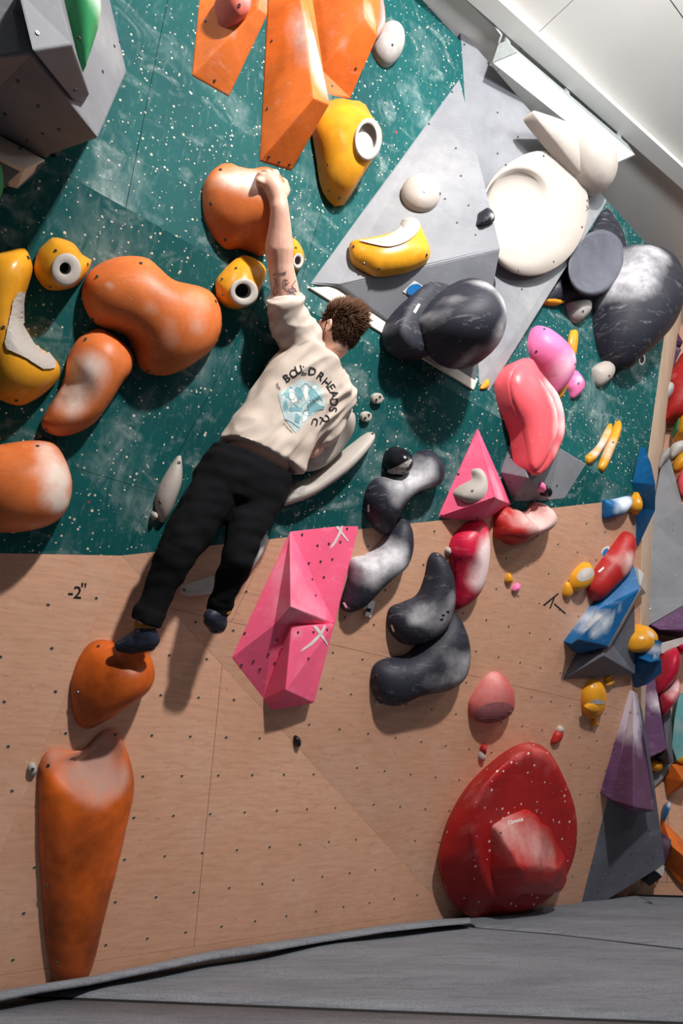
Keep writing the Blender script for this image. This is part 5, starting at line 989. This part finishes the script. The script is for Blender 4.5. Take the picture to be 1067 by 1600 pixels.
for nm, a, b in (('upper arm', shL, elL), ('forearm', elL, wrL), ('thigh', hipL, kneeL), ('shin', kneeL, ankL), ('thighR', hipR, kneeR), ('shinR', kneeR, ankR), ('torso', pelv, neck0), ('shoulders', shL, shR), ('uaR', shR, elR), ('faR', elR, wrR)): print('LEN', nm, round((a - b).length, 3))
person = bpy.data.objects.new('person', None); COL.objects.link(person); person.location = ankL; ORI['person'] = ankL.copy()
tag(person, 'person climbing in a cream printed T-shirt and black trousers, one arm reaching up', 'person')
# head frame
Uh = (J(538, 481, .42) - J(514, 553, .40)).normalized(); side = (-RGT - Uh * (-RGT).dot(Uh)).normalized(); inn = (-n_ - Uh * (-n_).dot(Uh)); inn = (inn - side * inn.dot(side)).normalized()
a_ = math.radians(54); Fh = (inn * math.cos(a_) + side * math.sin(a_)).normalized(); Xh = Fh.cross(Uh).normalized()
HP = lambda x, y, z: headc + Xh * x + Fh * y + Uh * z
bm = bmesh.new()
ellipsoid(bm, HP(0, -.008, .018), (Xh * .076, Fh * .096, Uh * .098)); ellipsoid(bm, HP(0, .022, -.045), (Xh * .058, Fh * .070, Uh * .075)); ellipsoid(bm, HP(0, .055, -.088), (Xh * .03, Fh * .03, Uh * .022))
sweep(bm, [(HP(0, .088, .012), .010), (HP(0, .106, -.022), .014)]); sweep(bm, [(HP(-.018, .094, -.03), .008), (HP(.018, .094, -.03), .008)]); sweep(bm, [(HP(-.04, .082, .026), .010), (HP(.04, .082, .026), .010)])
sweep(bm, [(HP(-.020, .088, -.056), .008), (HP(0, .094, -.055), .009), (HP(.020, .088, -.056), .008)]); sweep(bm, [(HP(-.018, .086, -.068), .008), (HP(0, .09, -.068), .010), (HP(.018, .086, -.068), .008)])
for s in (-1, 1):                                              # ears: rim and lobe
    ellipsoid(bm, HP(s * .078, -.012, -.012), (Xh * .008, (Fh * .9 - Uh * .2) * .018, (Uh * .95 + Fh * .1) * .030), 2)
    sweep(bm, [(HP(s * .084, -.004, .012), .006), (HP(s * .088, -.024, .014), .006), (HP(s * .088, -.030, -.006), .006), (HP(s * .083, -.018, -.034), .007)])
sweep(bm, [(HP(0, -.03, -.06), .052), (neck0 + Uh * .02, .056), (neck0, .062)])
# trunk core and arms
wd = (shR - shL).normalized(); acr0 = (J(455, 748, .28) - J(340, 690, .26)).normalized()
ringloft(bm, [(neck0, wd * .07, n_ * .06), (neck0.lerp(chest, .4), wd * .17, n_ * .10), (chest, (wd * .8 + RGT * .2) * .16, n_ * .105), (chest.lerp(pelv, .6), acr0 * .135, n_ * .10), (pelv, acr0 * .135, n_ * .10), (pelv + (pelv - chest) * .12, acr0 * .12, n_ * .09)])
up1 = shL.lerp(elL, .45); fm = elL.lerp(wrL, .3)
sweep(bm, [(neck0.lerp(shL, .4), .07), (shL, .07), (up1, .064), (elL.lerp(up1, .3), .056), (elL, .054), (fm + RGT * -.004, .060), (elL.lerp(wrL, .65), .048), (wrL, .038)])
sweep(bm, [(shR, .066), (shR.lerp(elR, .5), .052), (elR, .042), (elR.lerp(wrR, .35), .043), (wrR, .028)])
sweep(bm, [(hipL, .07), (kneeL, .05), (ankL, .034)]); sweep(bm, [(hipR, .06), (kneeR, .04), (J(350, 930, .27), .034), (ankR, .034)])
# gripping hand: back of the hand over the lip, four fingers hooked behind it, thumb along the side
U_ = lambda x, y, h: up.hit(x, y, h)
sweep(bm, [(wrL, .038), (U_(435, 314, .25), .038), (U_(430, 298, .25), .042), (U_(422, 286, .245), .040)])
sweep(bm, [(U_(438, 304, .24), .030), (U_(444, 296, .225), .027)])
kn = [(405, 283, .245), (410, 275, .24), (419, 270, .23), (431, 271, .22)]
tp_ = [((403, 281, .205), (404, 287, .165), (407, 293, .145)), ((406, 274, .20), (403, 276, .155), (403, 283, .13)), ((415, 269, .185), (409, 270, .14), (407, 277, .115)), ((427, 269, .18), (419, 268, .135), (414, 274, .115))]
for k_, ch_ in zip(kn, tp_):
    a, b, c = [U_(*q) for q in ch_]; kk = U_(*k_)
    sweep(bm, [(U_(428, 292, .245), .022), (kk, .0165), (a, .0135), (b, .012), (c, .010)], 10)
sweep(bm, [(U_(443, 303, .225), .021), (U_(447, 293, .20), .0155), (U_(446, 284, .165), .0115), (U_(441, 280, .14), .010)], 10)
# low hand pressed into the white scoop
sweep(bm, [(wrR, .028), (wrR + (wrR - elR).normalized() * .05, .032)])
hd = (wrR - elR).normalized(); hs = hd.cross(n_).normalized()
for k in range(4):
    p0 = wrR + hd * .07 + hs * (-.03 + .02 * k); sweep(bm, [(wrR + hd * .04 + hs * (-.02 + .014 * k), .014), (p0, .012), (p0 + hd * .03 - n_ * .012, .010), (p0 + hd * .045 - n_ * .03, .009)], 10)
sweep(bm, [(wrR + hd * .01 + hs * .02, .016), (wrR + hd * .03 + hs * .055, .012), (wrR + hd * .055 + hs * .06 - n_ * .01, .010)], 10)
body = fuse('body', bm, .0052, 'skin', person, 3)
for s in (-1, 1):
    bm = bmesh.new(); bmesh.ops.create_icosphere(bm, subdivisions=2, radius=.012, matrix=Matrix.Translation(HP(s * .032, .082, .008)))
    e_ = mesh_obj('eye', [v.co.copy() for v in bm.verts], [tuple(v.index for v in f.verts) for f in bm.faces], MT['print_white'], body, True); bm.free()
# tattoo lines on the upper arm
def strokes(lines, w, tg):
    out = []
    for ln in lines:
        P = [np.array(p, float) for p in ln]
        for p, q in zip(P, P[1:]):
            d = q - p; L_ = np.linalg.norm(d) + 1e-9; nn = np.array([-d[1], d[0]]) / L_ * w; out.append([tuple(p + nn), tuple(q + nn), tuple(q - nn), tuple(p - nn)])
    return out
arc = lambda cx, cy, rx, ry, a0, a1, n=8: [(cx + rx * math.cos(math.radians(a0 + (a1 - a0) * i / n)), cy + ry * math.sin(math.radians(a0 + (a1 - a0) * i / n))) for i in range(n + 1)]
decal('tattoo', body, strokes([[(420, 632), (440, 628), (492, 617)], [(452, 633), (490, 628)], [(488, 612), (484, 632)], arc(486, 672, 14, 16, 30, 330), arc(494, 668, 9, 10, 0, 300), [(470, 690), (500, 720), (540, 735)], arc(524, 712, 16, 12, 0, 340), arc(526, 714, 8, 6, 0, 300), [(430, 650), (440, 665), (432, 680), (446, 690), (436, 706)], [(430, 735), (445, 722), (436, 712)], arc(446, 770, 12, 10, 0, 300), arc(456, 782, 10, 8, 90, 360), [(500, 700), (512, 735), (500, 760)], [(540, 660), (520, 690), (545, 720)], arc(505, 742, 14, 9, 200, 420), [(430, 690), (424, 720), (432, 750)]], 2.2, 'E'), 'ink', 'E', .0012, 1.2)
# hair: cropped cap and longer swept top
V, F = [], []
def lock(p, d, L_, r):
    b = len(V); a = d.orthogonal().normalized(); c = d.cross(a); bend = -Fh * .3 * L_
    for j, (t, k) in enumerate(((-.1, 1), (.5, .8))):
        q = p + d * L_ * t + bend * t * t
        for m in range(4): V.append(q + (a * math.cos(m * 1.571) + c * math.sin(m * 1.571)) * r * k)
    V.append(p + d * L_ + bend)
    for m in range(4): F.append((b + m, b + (m + 1) % 4, b + 4 + (m + 1) % 4, b + 4 + m)); F.append((b + 4 + m, b + 4 + (m + 1) % 4, b + 8))
def hair_here(x, y, z):
    if y > .055 and z < .075: return False
    if z < .02 and y > .012: return False
    if z < -.02 and y > -.03: return False
    return z > -.075
bm = bmesh.new(); bmesh.ops.create_icosphere(bm, subdivisions=4, radius=1)
sk = {}
for f in bm.faces:
    c = f.calc_center_median(); x, y, z = c.x * .079, c.y * .099 - .008, c.z * .101 + .018
    if hair_here(x, y, z):
        ids = []
        for v in f.verts:
            if v.index not in sk: sk[v.index] = len(V); V.append(HP(v.co.x * .079, v.co.y * .099 - .010, v.co.z * .102 + .018))
            ids.append(sk[v.index])
        F.append(tuple(ids))
bm.free()
for _ in range(3600):
    q = Vector(rng.normal(size=3)).normalized(); x, y, z = q.x * .078, q.y * .098 - .008, q.z * .100 + .018
    if not hair_here(x, y, z): continue
    topn = max(0, min(1, (z - .02) / .06)); nr = (Xh * q.x + Fh * q.y + Uh * q.z).normalized()
    swirl = mnoise.noise_vector(Vector((x, y, z)) * 28) * .45
    d = (nr * (.35 + .5 * topn) - Fh * (.45 - .25 * topn) + Uh * (-.75 + 1.15 * topn) + Xh * .25 * topn + swirl + Vector(rng.normal(size=3)) * .10).normalized()
    lock(HP(x, y, z), d, .015 + .038 * topn * (.7 + .5 * rng.random()), .0020 + .0014 * topn)
hair = mesh_obj('hair', V, F, MT['hair'], person, True); hair['label'] = 'short brown hair, longer and swept up on top'
# T-shirt
bm = bmesh.new()
def span(l, r, hl, hr, dep, off=0):
    A, B = J(*l, hl), J(*r, hr); return ((A + B) / 2 + n_ * off, (B - A) / 2, n_ * dep)
ringloft(bm, [span((492, 544), (526, 574), .35, .35, .075), span((461, 526), (536, 594), .34, .35, .115), span((434, 556), (541, 626), .31, .34, .135), span((408, 592), (518, 658), .29, .33, .135), span((381, 632), (487, 692), .28, .31, .135), span((361, 662), (470, 718), .27, .29, .145), span((349, 682), (460, 740), .265, .28, .15)], 36, 2.6)
opL = J(446, 473, .375)
sweep(bm, [(neck0.lerp(shL, .45), .085), (shL + RGT * .01, .095), (shL.lerp(opL, .75), .083)])
dL = (opL - shL).normalized(); m = Matrix.Translation(shL.lerp(opL, .66)) @ dL.to_track_quat('Z', 'Y').to_matrix().to_4x4()
bmesh.ops.create_cone(bm, cap_ends=True, segments=20, radius1=.09, radius2=.080, depth=.14, matrix=m)
sweep(bm, [(neck0.lerp(shR, .5), .08), (shR, .088), (shR.lerp(elR, .4), .086), (shR.lerp(elR, .62), .086)])
spn = (pelv - neck0).normalized(); acr = spn.cross(n_).normalized()
def folds(v):
    s, a = (v - neck0).dot(spn), (v - neck0).dot(acr); q = Vector((s * 2.2 + a * 1.0, a * 7 - s * 2.4, (v - neck0).dot(n_) * 3))
    f = mnoise.noise(q * 1.3) * .012 + (abs(mnoise.noise(q * 2.3)) - .25) * -.022 + mnoise.noise(q * 4.1) * .005 + mnoise.noise(Vector((s * 16, a * 9, 3))) * .004
    g_ = math.exp(-((a + .02 + s * .28) / .03) ** 2) * .012 * min(1, max(0, (s - .05) * 4))
    return f + g_ - .002
shirt = fuse('shirt', bm, .0075, 'shirt', person, 5, folds); shirt['label'] = 'cream T-shirt with a dark arched print and pale blue picture'
Lt = [('B', 213, 242, -32), ('O', 297, 185, -24), ('U', 354, 140, -14), ('L', 420, 148, 6), ('D', 515, 160, 8), ('R', 612, 215, 36), ('H', 683, 290, 40), ('E', 735, 345, 58), ('A', 772, 425, 72), ('D', 770, 520, 84), ('S', 757, 603, 96)]
ZT['T'] = (420, 560, 7.62)
items = [(c, *zp('T', [(x, y)])[0], a, 17.5) for c, x, y, a in Lt] + [(c, *zp('T', [(x, y)])[0], a, 15) for c, x, y, a in (('C', 690, 715, 215), ('L', 622, 735, 205), ('U', 552, 748, 195))]
lettering('letter', shirt, items, 'print_black', .003, .55)
lettering('small_print', shirt, [('legit', *zp('E', [(450, 1212)])[0], 62, 6.5), ('ESTABLISHED', *zp('E', [(500, 1430)])[0], 46, 3.4)], 'print_black', .003)
# generic mountain and climber picture in pale blue
decal('picture', shirt, [[(448, 1250), (520, 1205), (570, 1175), (625, 1190), (655, 1195), (682, 1240), (695, 1290), (690, 1325), (640, 1350), (600, 1385), (575, 1420), (540, 1455), (510, 1420), (478, 1370), (462, 1310)]], 'print_teal', 'E', .0016, 3)['label'] = 'pale blue mountain picture'
pic = [[(536, 1225), (552, 1215), (572, 1232), (580, 1262), (568, 1280), (548, 1270), (540, 1250)], [(605, 1240), (622, 1205), (640, 1240), (668, 1275), (640, 1290), (615, 1275)], [(600, 1300), (640, 1290), (690, 1330), (640, 1340), (608, 1360)],
       [(480, 1290), (492, 1285), (500, 1330), (480, 1345), (474, 1320)], [(505, 1325), (545, 1318), (575, 1325), (572, 1345), (540, 1340), (510, 1345)], [(540, 1350), (566, 1370), (556, 1405), (535, 1395)], [(480, 1250), (500, 1240), (512, 1262), (490, 1275)]]
for q_ in pic: decal('picture_detail', shirt, [q_], 'print_teal2', 'E', .003, 2.5)
for q_ in [[(505, 1228), (530, 1222), (534, 1262), (548, 1290), (520, 1300), (505, 1270)], [(585, 1210), (600, 1205), (603, 1262), (590, 1290), (580, 1250)], [(575, 1350), (600, 1340), (596, 1385), (575, 1400)], ell(636, 1216, 12, 10)]: decal('picture_light', shirt, [q_], 'print_white', 'E', .003, 2.5)
decal('picture_line', shirt, strokes([[(470, 1260), (510, 1215), (545, 1240), (590, 1195), (640, 1235), (680, 1290)], [(490, 1350), (530, 1300), (560, 1330), (610, 1280), (650, 1310), (690, 1320)], arc(520, 1262, 18, 22, 0, 350), [(480, 1380), (520, 1400), (560, 1430)], [(540, 1215), (560, 1250), (550, 1300)], arc(600, 1350, 24, 16, 20, 300), [(620, 1230), (630, 1260), (660, 1280)]], 1.6, 'E'), 'print_teal2', 'E', .0035, 1.0)['kind'] = 'stuff'
# trousers
bm = bmesh.new()
ringloft(bm, [span((340, 690), (455, 748), .265, .285, .125), span((326, 705), (447, 765), .26, .285, .135), span((312, 728), (436, 792), .255, .28, .14), span((302, 752), (424, 808), .25, .28, .12)], 32, 2.4)
sweep(bm, [(hipL + RGT * -.005, .118), (J(318, 796, .27), .102), (kneeL, .083), (J(254, 912, .25), .066), (J(235, 955, .24), .056)])
sweep(bm, [(J(408, 775, .28), .110), (J(388, 812, .33), .088), (kneeR, .068), (J(356, 915, .30), .056), (J(346, 942, .265), .050)])
def cuff(bm, a, b, r):
    d = (b - a).normalized(); bmesh.ops.create_cone(bm, cap_ends=True, segments=20, radius1=r, radius2=r, depth=.055, matrix=Matrix.Translation(b) @ d.to_track_quat('Z', 'Y').to_matrix().to_4x4())
cuff(bm, J(254, 912, .25), J(232, 963, .24), .063); cuff(bm, J(356, 915, .30), J(344, 946, .262), .056)
def tfolds(v):
    q = v - pelv; return mnoise.noise(Vector((q.x * 9, q.y * 9, q.z * 22))) * .009 + mnoise.noise(q * 18) * .004
tr = fuse('trousers', bm, .0075, 'trousers', person, 4, tfolds); tr['label'] = 'black trousers with turned-up cuffs'
if False: decal('back_pocket', tr, strokes([[(380, 195), (430, 235), (490, 262)], [(575, 268), (640, 245)]], 2.5, 'F'), 'hole', 'F', .002, 2)
# climbing shoes
def shoe(ank, heel, ball, toe, sole):
    bm = bmesh.new()
    sweep(bm, [(ank, .043), (heel, .036)]); sweep(bm, [(heel, .036), (heel.lerp(ball, .5), .038), (ball, .040), (toe, .020)]); sweep(bm, [(ank, .043), (heel.lerp(ball, .55), .042), (ball, .036)])
    s = fuse('climbing_shoe', bm, .006, 'shoe', person, 3); s['label'] = 'scuffed blue black climbing shoe'
    bm = bmesh.new(); q = sole * .022
    sweep(bm, [(heel + q, .024), (heel.lerp(ball, .5) + q, .024), (ball + q, .028), (toe + q * .5, .016)]); fuse('sole', bm, .006, 'blackgloss', s, 3)
    bm = bmesh.new(); d = (ank - heel).normalized()
    for k in range(3):
        c = heel.lerp(ball, .35 + .16 * k) - sole * .034; bmesh.ops.create_icosphere(bm, subdivisions=1, radius=.012, matrix=Matrix.Translation(c))
    sweep(bm, [(ank - sole * .012, .046), (ank - sole * .03, .044)]); fuse('lining', bm, .007, 'shoe_yellow', s, 2)
    return s
dn = Vector((0, 0, -1))
shoe(J(226, 984, .24), J(236, 1000, .25), J(206, 1003, .21), J(186, 1008, .19), dn)
shoe(J(342, 956, .26), J(331, 963, .27), J(341, 974, .25), J(345, 982, .23), Vector((-.5, 0, -.8)).normalized())
